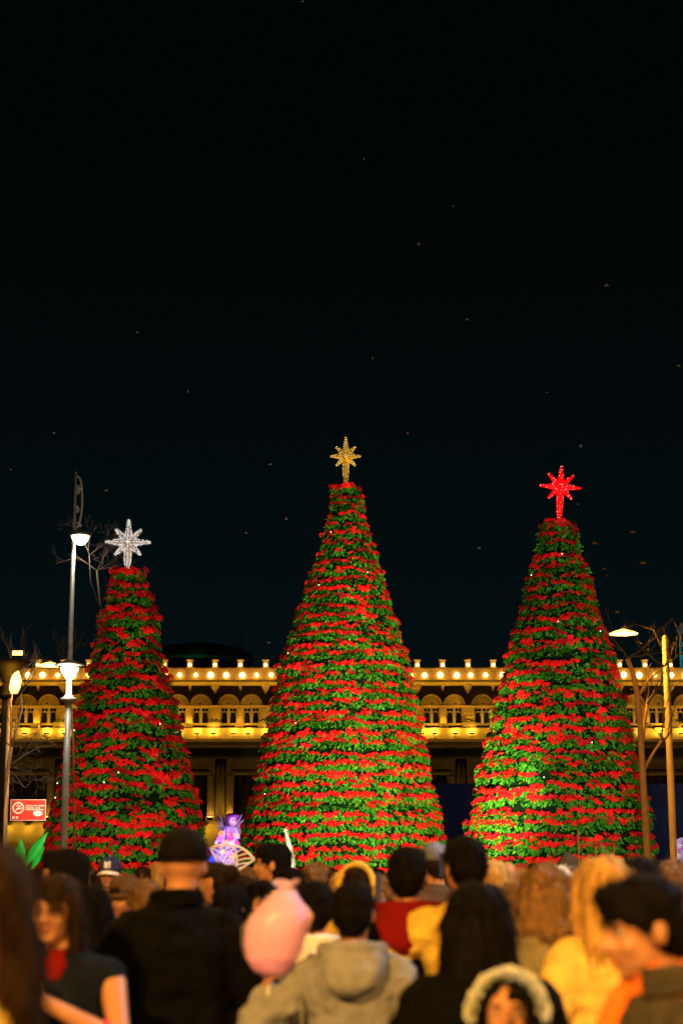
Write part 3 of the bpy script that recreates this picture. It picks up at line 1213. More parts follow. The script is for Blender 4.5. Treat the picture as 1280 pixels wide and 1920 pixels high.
scroll_lamp(143, 54.4, 'tall grey street lamp with a scroll bracket beside the silver star')
scroll_lamp(1296, 46, 'tall scroll street lamp just beyond the red-starred cone', px_lamp=10, power=1500, py_lamp=1000)
post_top_lamp(124, 35, 'grey post-top street lamp with a collar in front of the shortest cone')
disc_lamp(20, 1272, 94, 1249, 42, 'slim cream street lamp carrying the red no-smoking sign', 600, 0.07)
disc_lamp(1246, 1190, 1168, 1189, 34, 'slim cream street lamp with a disc head beside the red-starred cone', 900, 0.066)
# the same slim lamps go on behind the photographer and light the crowd; the side ones are added
def plaza_lamp(x, y, power, label, rz=0.0, color=AMBER, h=6.4):
    o = empty('street_lamp', (x, y, 0), rz)
    tag(o, label, 'street lamp', 'slim lamps with disc heads')
    mb = MB()
    mb.tube([(0, 0, 0.0), (0, 0, 0.3), (0, 0, 0.32), (0, 0, h - 0.1), (0, 0, h)], [0.14, 0.14, 0.085, 0.08, 0.03], 16)
    mb.build('pole', METAL_CREAM, o, smooth=True)
    mb = MB()
    mb.tube([(0, 0, h - 0.4), (0.25, 0, h + 0.1), (0.6, 0, h + 0.22), (0.85, 0, h + 0.12)], [0.03, 0.026, 0.022, 0.02], 8)
    mb.build('arm', METAL_DARK, o, smooth=True)
    mb = MB()
    mb.lathe([(0.285, 0.0), (0.29, 0.012), (0.2, 0.05), (0.09, 0.085), (0.03, 0.10)], (0.85, 0, h), 22)
    mb.build('lamp_disc', LAMP_AMBER, o, smooth=True)
    lamp('street_light', (0.85, 0, h - 0.25), power, color, 0.25, o)


SODIUM = (1.0, 0.51, 0.11)
plaza_lamp(5.2, -3.5, 3600, 'slim cream street lamp at the rear right of the crowd', R(160), SODIUM)
plaza_lamp(-4.6, -2.6, 7200, 'slim cream street lamp at the rear left of the crowd', R(20), SODIUM)
plaza_lamp(5.4, 8.5, 1700, 'added slim lamp with a cool white disc that rims the crowd', R(180), (0.72, 0.84, 1.0))  # unseen lamp added to give the crowd a cool rim
plaza_lamp(4.7, 13, 800, 'added slim fill lamp at the right side of the crowd', R(180), SODIUM)  # unseen lamp added as fill for the deeper crowd
plaza_lamp(-4.6, 11.5, 800, 'added slim fill lamp at the left side of the crowd', 0, SODIUM)  # its left counterpart, likewise added as unseen fill
plaza_lamp(8.0, 25, 600, 'added slim lamp that lights the trunk before the red-starred cone', R(180), AMBER)  # unseen lamp added to brighten the slender tree's trunk
plaza_lamp(-9.0, 24, 700, 'added slim lamp that lights trunks and poles before the shortest cone', 0, AMBER)  # unseen lamp added to warm the trunks and poles at left


# dark lamp post with a funnel head at the left edge
def funnel_post():
    D = 31.0
    b = P(10, 1300, D)
    METAL_DARK = mat('black_arm', (0.006, 0.006, 0.006), 0.7, 0.1, spec=0.1)
    o = empty('funnel_lamp_post', (b.x, D, 0))
    tag(o, 'dark lamp post with a broad funnel head beside the cream lamp pole', 'lamp post')
    z = lambda py: P(10, py, D).z
    mb = MB()
    mb.lathe(pole_profile(z(1278), 0.07, 0.05), seg=12)
    mb.build('post', METAL_DARK, o, smooth=True)
    mb = MB()
    mb.lathe([(0.05, z(1282)), (0.12, z(1268)), (0.30, z(1252)), (0.46, z(1243)), (0.46, z(1240.5)), (0.10, z(1237))], seg=20)
    mb.build('funnel_head', METAL_DARK, o, smooth=True)
    mb = MB()
    mb.lathe([(0.03, z(1314)), (0.12, z(1306)), (0.13, z(1303)), (0.04, z(1296))], seg=14)
    mb.build('collar', METAL_DARK, o, smooth=True)
    mb = MB()
    k = D / F_PX
    mb.tube([(10 * k, 0.05, z(1240)), (14 * k, 0.05, z(1229))], 0.02, 6)
    mb.box(9 * k, 32 * k, 0.0, 0.1, z(1230), z(1219))
    mb.build('bar_light_housing', METAL_DARK, o)
    mb = MB()
    mb.box(11 * k, 30 * k, -0.012, -0.002, z(1228.5), z(1220.5))
    mb.build('bar_light', LAMP_AMBER, o)
    # lantern panel hung on the post's right
    mb = MB()
    mb.tube([(0, 0, z(1262)), (14 * k, 0, z(1256))], 0.02, 6)
    mb.build('lantern_arm', METAL_DARK, o)
    mb = MB()
    mb.loft([(17 * k, 0, z(1300), 0.06, 0.06), (17.5 * k, 0, z(1290), 0.10, 0.09), (20 * k, 0, z(1276), 0.10, 0.09), (19 * k, 0, z(1258), 0.05, 0.05)], 10)
    mb.build('lantern', LAMP_AMBER, o, smooth=True)
    lamp('lantern_light', (20 * k, -0.25, z(1278)), 30, AMBER, 0.1, o)


funnel_post()


# no-smoking sign on the cream pole
def no_smoking_sign():
    D = 41.7
    a = P(19.5, 1538.5, D)
    b = P(87, 1499, D)
    w = b.x - a.x
    h = b.z - a.z
    o = empty('no_smoking_sign', (a.x, D, a.z))
    tag(o, 'red no-smoking sign with a white ring and oval on the cream lamp pole', 'sign')
    red = mat('sign_red', (0.55, 0.025, 0.012), 0.5, 0.12, 3)
    white = mat('sign_white', (0.75, 0.62, 0.55), 0.6, 0.1, 3)
    mb = MB()
    mb.box(0, w, 0, 0.02, 0, h)
    mb.build('board', red, o)
    mb = MB()
    for (x0, x1, z0, z1) in ((0, w, h - 0.012, h), (0, w, 0, 0.008), (0, 0.01, 0.008, h - 0.012), (w - 0.01, w, 0.008, h - 0.012)):
        mb.box(x0, x1, -0.006, -0.001, z0, z1)
    mb.build('border', white, o)
    # ring, slash and cigarette
    mb = MB()
    c = (w * 0.22, h * 0.60)
    ro, ri = h * 0.285, h * 0.215
    n = 36
    v = []
    for t in range(n):
        q = 2 * math.pi * t / n
        for rr in (ro, ri):
            v.append((c[0] + rr * math.cos(q), -0.006, c[1] + rr * math.sin(q)))
    mb.add(v, [(2 * t, 2 * t + 1, (2 * t + 3) % (2 * n), (2 * t + 2) % (2 * n)) for t in range(n)])
    mb.build('prohibition_ring', white, o)
    mb = MB()

    def strip(cx, cz, ang, L, W):
        ca, sa = math.cos(ang), math.sin(ang)
        mb.add([(cx + ca * x - sa * z, -0.0065, cz + sa * x + ca * z) for (x, z) in ((-L, -W), (L, -W), (L, W), (-L, W))], [(0, 1, 2, 3)])

    strip(c[0], c[1], R(45), ri * 1.02, h * 0.028)
    mb.build('slash', white, o)
    mb = MB()
    strip(c[0] + 0.012, c[1] - 0.02, R(8), ri * 0.62, h * 0.03)
    strip(c[0] - 0.03, c[1] + 0.05, R(60), ri * 0.22, h * 0.02)
    strip(c[0] - 0.0, c[1] + 0.065, R(120), ri * 0.2, h * 0.02)
    mb.xform(Matrix.Translation((0, -0.001, 0)))
    mb.build('cigarette', white, o)
    # three lines of small lettering, too small to read
    rr = random.Random(4)
    for i, (zz, x1) in enumerate(((0.70, 0.95), (0.60, 0.84), (0.52, 0.95))):
        mb = MB()
        x = w * 0.43
        while x < w * x1:
            l = rr.uniform(0.012, 0.022)
            if rr.random() < 0.85:
                mb.box(x, x + l * 0.72, -0.006, -0.002, h * zz - 0.013, h * zz + 0.013)
            x += l
        mb.build('text_line', white, o)
    mb = MB()
    v = [(w * 0.78 + w * 0.13 * math.cos(2 * math.pi * t / 28), -0.0062, h * 0.34 + h * 0.13 * math.sin(2 * math.pi * t / 28)) for t in range(28)]
    mb.add(v, [tuple(range(28))])
    mb.build('oval', white, o)
    for x in (0.06, 0.16):
        mb = MB()
        mb.box(w * x, w * x + 0.055, -0.006, -0.002, h * 0.08, h * 0.08 + 0.06)
        mb.build('emblem', white, o)
    mb = MB()
    mb.box(-0.02, 0.14, 0.021, 0.3, h * 0.7, h * 0.75)
    mb.box(-0.02, 0.14, 0.021, 0.3, h * 0.2, h * 0.25)
    mb.build('bracket', METAL_DARK, o)


no_smoking_sign()


# ------------------------------------------------------------------ bare trees
def grow(mb, p, d, ln, rad, depth, r, spread=0.5, up=0.15, seg=6, min_r=0.006, kids=(2, 3)):
    pts = [p]
    rads = [rad]
    q = p.copy()
    dd = d.normalized()
    n = 4
    for i in range(n):
        dd = (dd + Vector((r.gauss(0, 0.13), r.gauss(0, 0.13), r.gauss(0, 0.08) + up * 0.3))).normalized()
        q = q + dd * ln / n
        pts.append(q.copy())
        rads.append(max(rad * (1 - 0.45 * (i + 1) / n), min_r))
    mb.tube(pts, rads, seg if depth > 1 else 4)
    if depth > 0:
        for k in range(r.randint(*kids)):
            t = r.uniform(0.45, 1.0) if k else 1.0
            j = min(int(t * n), n)
            s = Vector((r.gauss(0, 1), r.gauss(0, 1), r.gauss(0, 0.8))).normalized()
            nd = (dd + s * spread * r.uniform(0.7, 1.4) + Vector((0, 0, up))).normalized()
            grow(mb, pts[j], nd, ln * r.uniform(0.55, 0.8), max(rads[j] * 0.7, min_r), depth - 1, r, spread, up, seg, min_r, kids)


def bare_tree(px, D, label, seed, trunk_px, r0, crown_from, depth, ln, spread=0.7, up=0.1, starts=3, kids=(2, 3), m=None, group=None, limbs=None, min_r=0.006, spur=()):
    """trunk_px: pixels that the trunk runs through from the ground up"""
    r = random.Random(seed)
    b = P(*trunk_px[0], D)
    o = empty('bare_tree', (b.x, D, 0))
    tag(o, label, 'tree', group)
    org = Vector((b.x, D, 0))
    pts = [Vector((0, 0, 0))] + [P(x, y, D) - org for (x, y) in trunk_px]
    mb = MB()
    n = len(pts)
    mb.tube(pts, [r0 * (1.25 if i == 0 else 1 - 0.5 * i / n) for i in range(n)], 10)
    for l in (limbs or []):
        q = [P(x, y, D + dz) - org for (x, y, dz) in l]
        mb.tube(q, [r0 * 0.42 * (1 - 0.6 * i / len(q)) for i in range(len(q))], 8)
    mb.build('trunk', m or BARK, o, smooth=True)
    mb = MB()
    tips = [pts[-1]] + [P(l[-1][0], l[-1][1], D + l[-1][2]) - org for l in (limbs or [])] + [P(x, y, D) - org for (x, y) in spur]
    for t in tips:
        for k in range(starts):
            d = Vector((r.gauss(0, 0.8), r.gauss(0, 0.8), r.uniform(0.2, 1.0)))
            grow(mb, t.copy(), d, ln, r0 * 0.26, depth, r, spread, up, 5, min_r, kids)
    mb.build('twigs', mat('dark_bark', (0.055, 0.04, 0.028), 0.9, 0.3, 14), o)
    return o


bare_tree(185, 54.8, 'leafless tree reaching behind the tall scroll lamp and the silver star', 11, [(196, 1600), (196, 1240), (190, 1150), (182, 1070)], 0.05, 0, 4, 0.75, 0.85, 0.05, 4, (2, 3), limbs=[[(192, 1150, 0), (170, 1090, -0.2), (168, 1040, -0.3)]], min_r=0.0022, m=mat('dark_bark', (0.055, 0.04, 0.028), 0.9, 0.3, 14))
bare_tree(20, 36, 'leafless young tree with a forked trunk at the red no-smoking sign', 12, [(2, 1600), (4, 1520), (12, 1460), (22, 1400)], 0.06, 0, 3, 0.55, 0.55, 0.35, 2, (2, 3),
          limbs=[[(22, 1400, 0), (34, 1360, 0), (42, 1330, 0), (40, 1300, 0)], [(20, 1410, 0), (22, 1350, 0.1), (18, 1300, 0.1)], [(12, 1462, 0), (-4, 1400, 0.2), (-12, 1330, 0.2)]], min_r=0.004)
bare_tree(60, 47, 'leafless twiggy tree arching over the no-smoking sign', 13, [(-30, 1600), (-10, 1480), (10, 1440)], 0.032, 0, 4, 0.5, 0.85, -0.05, 3, (2, 3),
          limbs=[[(10, 1440, 0), (40, 1420, 0), (70, 1402, 0), (105, 1396, 0)], [(12, 1438, 0), (30, 1455, 0), (48, 1478, 0)]], min_r=0.003, m=mat('dark_bark', (0.055, 0.04, 0.028), 0.9, 0.3, 14))
bare_tree(1200, 33, 'slender leafless tree with a pale trunk beside the red-starred cone', 14, [(1213, 1605), (1207, 1500), (1200, 1380), (1194, 1300), (1186, 1262), (1175, 1235)], 0.075, 0, 3, 0.55, 0.7, 0.15, 3, (2, 3),
          limbs=[[(1196, 1305, 0), (1215, 1275, 0), (1245, 1248, -0.2)], [(1206, 1445, 0), (1222, 1415, 0), (1240, 1388, -0.1)], [(1203, 1410, 0), (1208, 1360, 0), (1212, 1320, 0.1)]], m=mat('pale_bark', (0.42, 0.25, 0.11), 0.85, 0.25, 12, 0.4, 40), min_r=0.003)
bare_tree(126, 36.5, 'leafless sapling with fine twigs behind the post-top street lamp', 17, [(140, 1600), (138, 1400), (134, 1290), (131, 1240)], 0.03, 0, 3, 0.35, 0.8, 0.2, 4, (2, 3), min_r=0.003)
for (px, py, lab, sd) in ((1083, 1555, 'thin bare sapling in front of the red-starred cone', 21), (1116, 1588, 'short bare sapling beside the thin one before the red-starred cone', 22), (1150, 1580, 'crooked bare sapling near the pale-trunked tree', 23)):
    bare_tree(px, 30, lab, sd, [(px + 3, 1640), (px + 1, 1610), (px, py)], 0.022, 0, 1, 0.22, 0.6, 0.3, 2, (1, 2), m=mat('pale_bark', (0.36, 0.22, 0.11)), min_r=0.003, group='bare saplings before the red-starred cone')


# ------------------------------------------------------------------ lit decorations
def angel():
    D = 78.0
    b = P(424, 1610, D)
    o = empty('angel_figure', (b.x, D, 0))
    tag(o, 'violet lit angel figure with a lilac robe and wings between the cones', 'figure')
    k = D / F_PX
    lil = mat('lilac_cloth', (0.66, 0.58, 0.92), 0.7, 0.2, 3)
    vio = mat('violet_hair', (0.22, 0.05, 0.26), 0.6, 0.3, 6)
    skin = mat('angel_skin', (0.75, 0.5, 0.62), 0.6, 0.1)
    blue = mat('blue_cloth', (0.05, 0.10, 0.75), 0.6, 0.2, 2)
    z = lambda py: P(424, py, D).z
    X = lambda px: (px - 424) * k * 1.02

    def rm(mb, vox, nm, m):
        me = remesh(mb, vox, 3)
        me.materials.append(m)
        return link(nm, me, o)

    mb = MB()
    mb.loft([(X(420), 0, 0, 1.3, 0.9), (X(420), 0, z(1612), 1.15, 0.8), (X(420), 0, z(1590), 0.95, 0.6)], 20)
    mb.build('skirt', blue, o, smooth=True)
    mb = MB()
    mb.loft([(X(428), 0, z(1600), 0.60, 0.42), (X(431), -0.02, z(1575), 0.48, 0.36), (X(432), -0.02, z(1558), 0.34, 0.28), (X(432), 0, z(1549), 0.2, 0.18)], 18)
    mb.tube([(X(425), -0.2, z(1556)), (X(414), -0.42, z(1570)), (X(408), -0.6, z(1580))], [0.15, 0.15, 0.12], 10, round_ends=True)
    mb.tube([(X(440), -0.2, z(1556)), (X(446), -0.42, z(1570)), (X(436), -0.6, z(1578))], [0.15, 0.17, 0.13], 10, round_ends=True)
    rm(mb, 0.06, 'robe', lil)
    mb = MB()
    mb.ell((X(436), -0.08, z(1540)), (0.22, 0.24, 0.28))
    mb.ell((X(439), -0.28, z(1541)), (0.05, 0.07, 0.05))
    mb.tube([(X(434), 0, z(1548)), (X(433), 0, z(1556))], 0.1, 8)
    rm(mb, 0.03, 'head', skin)
    for dx in (436, 441):
        mb = MB()
        mb.ell((X(dx), -0.30, z(1538.5)), (0.03, 0.02, 0.045), su=8, sv=6)
        mb.build('eye', METAL_DARK, o)
    mb = MB()
    mb.ell((X(432), 0.06, z(1535)), (0.30, 0.3, 0.26))
    mb.ell((X(428), 0.12, z(1542)), (0.18, 0.2, 0.3))
    mb.ell((X(440), -0.1, z(1530.5)), (0.26, 0.22, 0.12))
    rm(mb, 0.045, 'hair', vio)
    for (sx, nm) in ((-1, 'wing'), (1, 'wing')):
        mb = MB()
        for t in range(5):
            a = R(62 - t * 16)
            base = Vector((X(430) + sx * 0.15, 0.3, z(1556)))
            d = Vector((sx * math.cos(a), 0.15, math.sin(a)))
            mb.ell(base + d * (0.42 - 0.05 * t), (0.10, 0.04, 0.42 - 0.05 * t), rot=d.to_track_quat('Z', 'Y').to_matrix(), su=8, sv=6)
        mb.build(nm, mat('wing_white', (0.7, 0.66, 0.85), 0.6, 0.1), o, smooth=True)
    mb = MB()
    mb.box(X(424), X(426.5), -0.64, -0.60, z(1625), z(1548))
    mb.build('sash', mat('purple_sash', (0.16, 0.03, 0.3), 0.6), o)
    cols = [(0.8, 0.05, 0.2), (0.85, 0.35, 0.08), (0.75, 0.15, 0.6), (0.85, 0.8, 0.9), (0.9, 0.45, 0.1)]
    r = random.Random(3)
    for i in range(16):
        mb = MB()
        px, py = r.uniform(404, 446), r.uniform(1562, 1606)
        s = r.uniform(0.06, 0.13)
        for q in range(6):
            a = q * math.pi / 3
            mb.ell((s * 0.8 * math.cos(a), 0, s * 0.8 * math.sin(a)), (s * 0.5, s * 0.3, s * 0.5), su=6, sv=4)
        mb.ell((0, -0.02, 0), (s * 0.4, s * 0.3, s * 0.4), su=6, sv=4)
        f = mb.build('flower', mat('angel_flower_%d' % (i % 5), cols[i % 5], 0.6, 0.1), o)
        f.location = (X(px), -0.75 - 0.1 * r.random(), z(py))
    lamp('angel_light', (X(425), -2.2, z(1600)), 330, (0.62, 0.45, 1.0), 0.2, o)
    lamp('angel_light', (X(446), -1.4, z(1540)), 60, (0.9, 0.5, 1.0), 0.2, o)


def green_leaves():
    D = 46.0
    o = empty('green_leaf_ornament', (P(55, 1620, D).x, D, 0))
    tag(o, 'glowing green pointed leaf ornament at the foot of the shortest cone', 'ornament')
    g = glow('green_leaf_light', (0.0, 1.0, 0.05), 0.32, (0.0, 0.12, 0.01))
    org = Vector((P(55, 1620, D).x, D, 0))
    for (x0, y0, x1, y1, w) in ((42, 1622, 39, 1571, 8), (48, 1622, 90, 1560, 9), (36, 1622, 31, 1590, 6), (60, 1630, 84, 1585, 6)):
        a = P(x0, y0, D) - org
        b = P(x1, y1, D) - org
        mb = MB()
        d = b - a
        s = Vector((-d.z, 0, d.x)).normalized()
        k = D / F_PX * w
        pts = [(0, 0.25), (0.3, 0.9), (0.5, 1.0), (0.8, 0.5), (1.0, 0.02)]
        v = []
        for (t, q) in pts:
            c = a + d * t
            v += [c - s * k * q, c + Vector((0, -0.07 * q, 0)), c + s * k * q, c + Vector((0, 0.07 * q, 0))]
        f = []
        for j in range(len(pts) - 1):
            for q in range(4):
                f.append((j * 4 + q, j * 4 + (q + 1) % 4, j * 4 + 4 + (q + 1) % 4, j * 4 + 4 + q))
        mb.add(v, f)
        mb.build('leaf', g, o)
    mb = MB()
    c = P(45, 1622, D) - org
    mb.tube([(c.x, 0, 0), (c.x, 0, c.z)], 0.04, 8)
    mb.build('stem', METAL_DARK, o)


def small_decor():
    D = 57.0
    b = P(545, 1620, D)
    o = empty('silver_spire', (b.x, D, 0))
    tag(o, 'slim silver glitter spire leaning before the tallest cone', 'ornament')
    t = P(535, 1557, D)
    mb = MB()
    d = Vector((t.x - b.x, 0, t.z))
    m = Vector((b.x + 0.02 - b.x, 0, b.z))
    mb.tube([(0.14, 0, 0), m, (m + d) / 2 + Vector((0.03, 0, 0)), d], [0.16, 0.13, 0.10, 0.03], 12)
    mb.build('spire', silver, o, smooth=True)
    fb = MB()
    r = random.Random(9)
    for i in range(700):
        u = r.random()
        p = m + (d - m) * u + Vector((0.03 * math.sin(u * 3.1), 0, 0))
        a = r.uniform(0, 6.28)
        rr = 0.14 - 0.10 * u
        p = p + Vector((rr * math.cos(a), rr * math.sin(a), 0))
        e = Vector((r.gauss(0, 1), r.gauss(0, 1), r.gauss(0, 1))).normalized() * 0.025
        g = e.orthogonal().normalized() * 0.012
        fb.add([p - g, p + g, p + e], [(0, 1, 2)])
    tag(fb.build('glitter', silver, o), kind='stuff')
    mb = MB()
    for k in range(5):
        a = k * 2 * math.pi / 5
        mb.tube([d, d + Vector((0.09 * math.cos(a), -0.02, 0.09 * math.sin(a)))], [0.03, 0.005], 5)
    mb.build('tip_star', silver, o)
    lamp('spire_light', (-0.3, -2.0, 2.6), 40, (0.9, 0.95, 1.0), 0.1, o)
    # lavender flowered panel at the right edge
    D = 60.0
    a = P(1264, 1640, D)
    b = P(1300, 1570, D)
    o = empty('lavender_panel', (a.x, D, 0))
    tag(o, 'lavender flower-painted arched panel at the navy hoarding', 'panel')
    w = b.x - a.x
    mb = MB()
    n = 12
    v = [(0, 0, 0), (w, 0, 0)]
    v += [(w / 2 + w / 2 * math.cos(math.pi * t / n), 0, b.z - 0.3 + 0.3 * math.sin(math.pi * t / n)) for t in range(n + 1)]
    v2 = [(x, 0.06, z) for (x, y, z) in v]
    k = len(v)
    mb.add(v + v2, [tuple(range(k)), tuple(range(2 * k - 1, k - 1, -1))] + [(i, k + i, k + (i + 1) % k, (i + 1) % k) for i in range(k)])
    mb.build('board', mat('lavender_board', (0.42, 0.36, 0.75), 0.6, 0.15, 4), o)
    for i in range(7):
        mb = MB()
        cx, cz = r.uniform(0.05, w * 0.8), b.z - r.uniform(0.1, 1.2)
        for q in range(5):
            an = q * 2 * math.pi / 5 + i
            mb.ell((cx + 0.05 * math.cos(an), -0.02, cz + 0.05 * math.sin(an)), (0.035, 0.015, 0.035), su=6, sv=4)
        mb.build('painted_flower', mat('panel_flower_%d' % (i % 2), ((0.5, 0.1, 0.55), (0.85, 0.85, 0.9))[i % 2], 0.6), o)
    lamp('panel_light', (w * 0.2, -2.5, 2.6), 60, (0.8, 0.75, 1.0), 0.1, o)


# pale flecks drifting in the sky
def flecks():
    m = mat('pale_fleck', (0.14, 0.13, 0.115), 0.7, 0.2)
    m2 = mat('rust_fleck', (0.14, 0.07, 0.035), 0.7, 0.2)
    spots = [(682, 298), (849, 387), (785, 457), (1138, 534), (875, 598), (258, 623), (352, 734), (101, 812), (763, 812), (1025, 736), (20, 880), (508, 870), (199, 920),
             (535, 973), (697, 672), (1271, 686), (899, 1027), (1089, 836), (566, 2), (505, 1205), (462, 1000), (1083, 945)]
    r = random.Random(31)
    for i, (x, y) in enumerate(spots):
        D = r.uniform(30, 38)
        p = P(x, y, D)
        mb = MB()
        s = r.uniform(0.013, 0.026)
        for q in range(3):
            mb.ell((r.gauss(0, s * 0.6), r.gauss(0, s * 0.4), r.gauss(0, s * 0.4)), (s, s * 0.7, s * 0.7), su=7, sv=5)
        o = mb.build('drifting_fleck', m)
        o.location = p
        tag(o, 'tiny pale foam fleck drifting in the black night sky', 'fleck', 'flecks drifting in the night sky')
    for i, (x, y, s) in enumerate(((1115, 1020, 0.07), (1205, 1057, 0.08), (1186, 999, 0.07), (1132, 1068, 0.05), (1138, 1080, 0.035), (1157, 1149, 0.06))):
        p = P(x, y, 33 + i * 0.3)
        mb = MB()
        leaf(mb, Vector((-s, 0, 0)), Vector((1, 0.2, 0.25)), Vector((0, -1, 0.4)), s * 2.2, s, 0)
        o = mb.build('drifting_leaf', m2)
        o.location = p
        tag(o, 'small dry leaf floating near the slender tree and its disc lamp', 'leaf', 'dry leaves floating near the disc lamp')


# ------------------------------------------------------------------ people
def remesh(mb, voxel, smooth=4, name='body'):
    me = bpy.data.meshes.new('tmp')
    me.from_pydata(mb.v, [], mb.f)
    o = bpy.data.objects.new('tmp', me)
    C.objects.link(o)
    md = o.modifiers.new('r', 'REMESH')
    md.mode = 'VOXEL'
    md.voxel_size = voxel
    md.use_smooth_shade = True
    if smooth:
        s = o.modifiers.new('s', 'SMOOTH')
        s.factor = 0.5
        s.iterations = smooth
    dg = bpy.context.evaluated_depsgraph_get()
    out = bpy.data.meshes.new_from_object(o.evaluated_get(dg))
    out.materials.clear()
    out.name = name
    bpy.data.objects.remove(o)
    bpy.data.meshes.remove(me)
    return out


def ruffle(me, amp, freq, stretch=(1, 1, 1), seed=0):
    """fold or strand relief along the surface normal"""
    n = len(me.vertices)
    co = np.empty(n * 3)
    no = np.empty(n * 3)
    me.vertices.foreach_get('co', co)
    me.vertices.foreach_get('normal', no)
    co = co.reshape(-1, 3)
    no = no.reshape(-1, 3)
    st = Vector(stretch)
    d = np.array([noise.fractal(Vector((c[0] * st.x, c[1] * st.y, c[2] * st.z)) * freq + Vector((seed * 3.7, 0, 0)), 0.9, 2.1, 3) for c in co])
    co = co + no * (d * amp)[:, None]
    me.vertices.foreach_set('co', co.ravel())
    me.update()


def add_strands(me, count, length, seed, fall=1.0, lift=0.25, width=0.0016):
    """loose strands lying on a hair shell, ends lifting a little off it"""
    r = random.Random(seed)
    vs = me.vertices
    n = len(vs)
    mb = MB()
    mb.v = [tuple(v.co) for v in vs]
    mb.f = [tuple(p.vertices) for p in me.polygons]
    mb.m = [0] * len(mb.f)
    for i in range(count):
        v = vs[r.randrange(n)]
        nn = Vector(v.normal)
        d = Vector((r.gauss(0, 0.35), r.gauss(0, 0.35), -fall + r.gauss(0, 0.3)))
        d = d - nn * d.dot(nn)
        if d.length < 0.05:
            d = nn.orthogonal()
        d.normalize()
        s = d.cross(nn).normalized() * width
        L = length * r.uniform(0.4, 1.2)
        p = Vector(v.co) - nn * 0.003
        q = p + d * L * 0.5 + nn * (0.004 + lift * L * 0.25 * r.random())
        e = p + d * L + nn * lift * L * r.uniform(-0.2, 1.0) + Vector((r.gauss(0, 0.1), r.gauss(0, 0.1), 0)) * L
        mb.add([p - s, p + s, q + s, q - s, e], [(0, 1, 2, 3), (3, 2, 4)])
    out = bpy.data.meshes.new(me.name)
    out.from_pydata(mb.v, [], mb.f)
    out.polygons.foreach_set('use_smooth', [True] * len(out.polygons))
    out.update()
    return out


ARM_HANG = ((0.255, -0.03, 1.12), (0.255, 0.06, 0.88))
ARM_FWD = ((0.25, 0.00, 1.12), (0.14, 0.24, 1.10))
ARM_PHONE = ((0.22, 0.17, 1.17), (0.10, 0.32, 1.40))


def mirror(a, s):
    return tuple(Vector((p[0] * s, p[1], p[2])) for p in a)


NECK = Vector((0, -0.015, 1.47))
HC = Vector((0, 0.008, 1.603))


def head_matrix(yaw, pitch, roll=0.0, lean=(0, 0)):
    Rm = (Matrix.Rotation(R(yaw), 4, 'Z') @ Matrix.Rotation(R(pitch), 4, 'X') @ Matrix.Rotation(R(roll), 4, 'Y'))
    return Matrix.Translation(NECK + Vector((lean[0], lean[1], 0))) @ Rm @ Matrix.Translation(HC - NECK)


def add_hand(mb, wrist, d, n, side, curl=1.0):
    d = d.normalized()
    n = (n - d * n.dot(d)).normalized()
    w = d.cross(n)
    rot = Matrix((w, n, d)).transposed()
    mb.ell(wrist + d * 0.05, (0.043, 0.017, 0.056), rot)
    mb.tube([wrist - d * 0.02, wrist + d * 0.03], [0.026, 0.03], 8, round_ends=True)
    lens = (0.062, 0.074, 0.078, 0.070)
    for i in range(4):
        off = (i - 1.5) * 0.0235
        b = wrist + d * 0.088 + w * off
        a1 = R(22 * curl + 4 * i)
        a2 = R(70 * curl + 5 * i)
        d1 = (d * math.cos(a1) + n * math.sin(a1) + w * off * 3.2).normalized()
        d2 = (d * math.cos(a2) + n * math.sin(a2) + w * off * 3.2).normalized()
        L = lens[i]
        p1 = b + d1 * L * 0.52
        mb.tube([b - d * 0.015, b, p1, p1 + d2 * L * 0.5], [0.009, 0.0095, 0.0088, 0.0072], 7, round_ends=True)
    b = wrist + d * 0.03 + w * side * 0.036
    p1 = b + (d * 0.6 + w * side * 0.75 + n * 0.35).normalized() * 0.042
    mb.tube([b, p1, p1 + (d * 0.9 + w * side * 0.2 + n * 0.5).normalized() * 0.035], [0.014, 0.0115, 0.009], 7, round_ends=True)


def add_head(mb, M):
    st = len(mb.v)
    mb.ell((0, -0.012, 0.025), (0.077, 0.095, 0.092), su=16, sv=12)
    mb.ell((0, 0.020, -0.042), (0.059, 0.066, 0.070), su=14, sv=10)
    mb.ell((0, 0.055, -0.088), (0.028, 0.024, 0.021))
    mb.tube([(0, 0.080, 0.014), (0, 0.092, -0.008), (0, 0.100, -0.022)], [0.010, 0.011, 0.0155], 8, round_ends=True)
    mb.ell((0.014, 0.088, -0.026), (0.009, 0.010, 0.008), su=8, sv=6)
    mb.ell((-0.014, 0.088, -0.026), (0.009, 0.010, 0.008), su=8, sv=6)
    mb.ell((0, 0.064, 0.027), (0.052, 0.024, 0.012))
    for s in (-1, 1):
        mb.ell((s * 0.036, 0.052, -0.026), (0.024, 0.026, 0.022))
        mb.ell((s * 0.0785, -0.012, -0.010), (0.010, 0.021, 0.032), su=8, sv=8)
    mb.ell((0, 0.080, -0.053), (0.023, 0.011, 0.011), su=8, sv=6)
    mb.xform(M, st)
    a = M @ Vector((0, -0.022, -0.05))
    mb.tube([a, Vector((0, -0.012, 1.44))], [0.053, 0.060], 12, round_ends=True)


TORSO = [(0, 0.0, 0.84, 0.150, 0.105), (0, -0.005, 0.93, 0.168, 0.118), (0, 0, 1.06, 0.138, 0.098), (0, 0, 1.20, 0.150, 0.106), (0, 0, 1.31, 0.165, 0.106), (0, -0.005, 1.385, 0.150, 0.088), (0, -0.010, 1.44, 0.085, 0.066)]


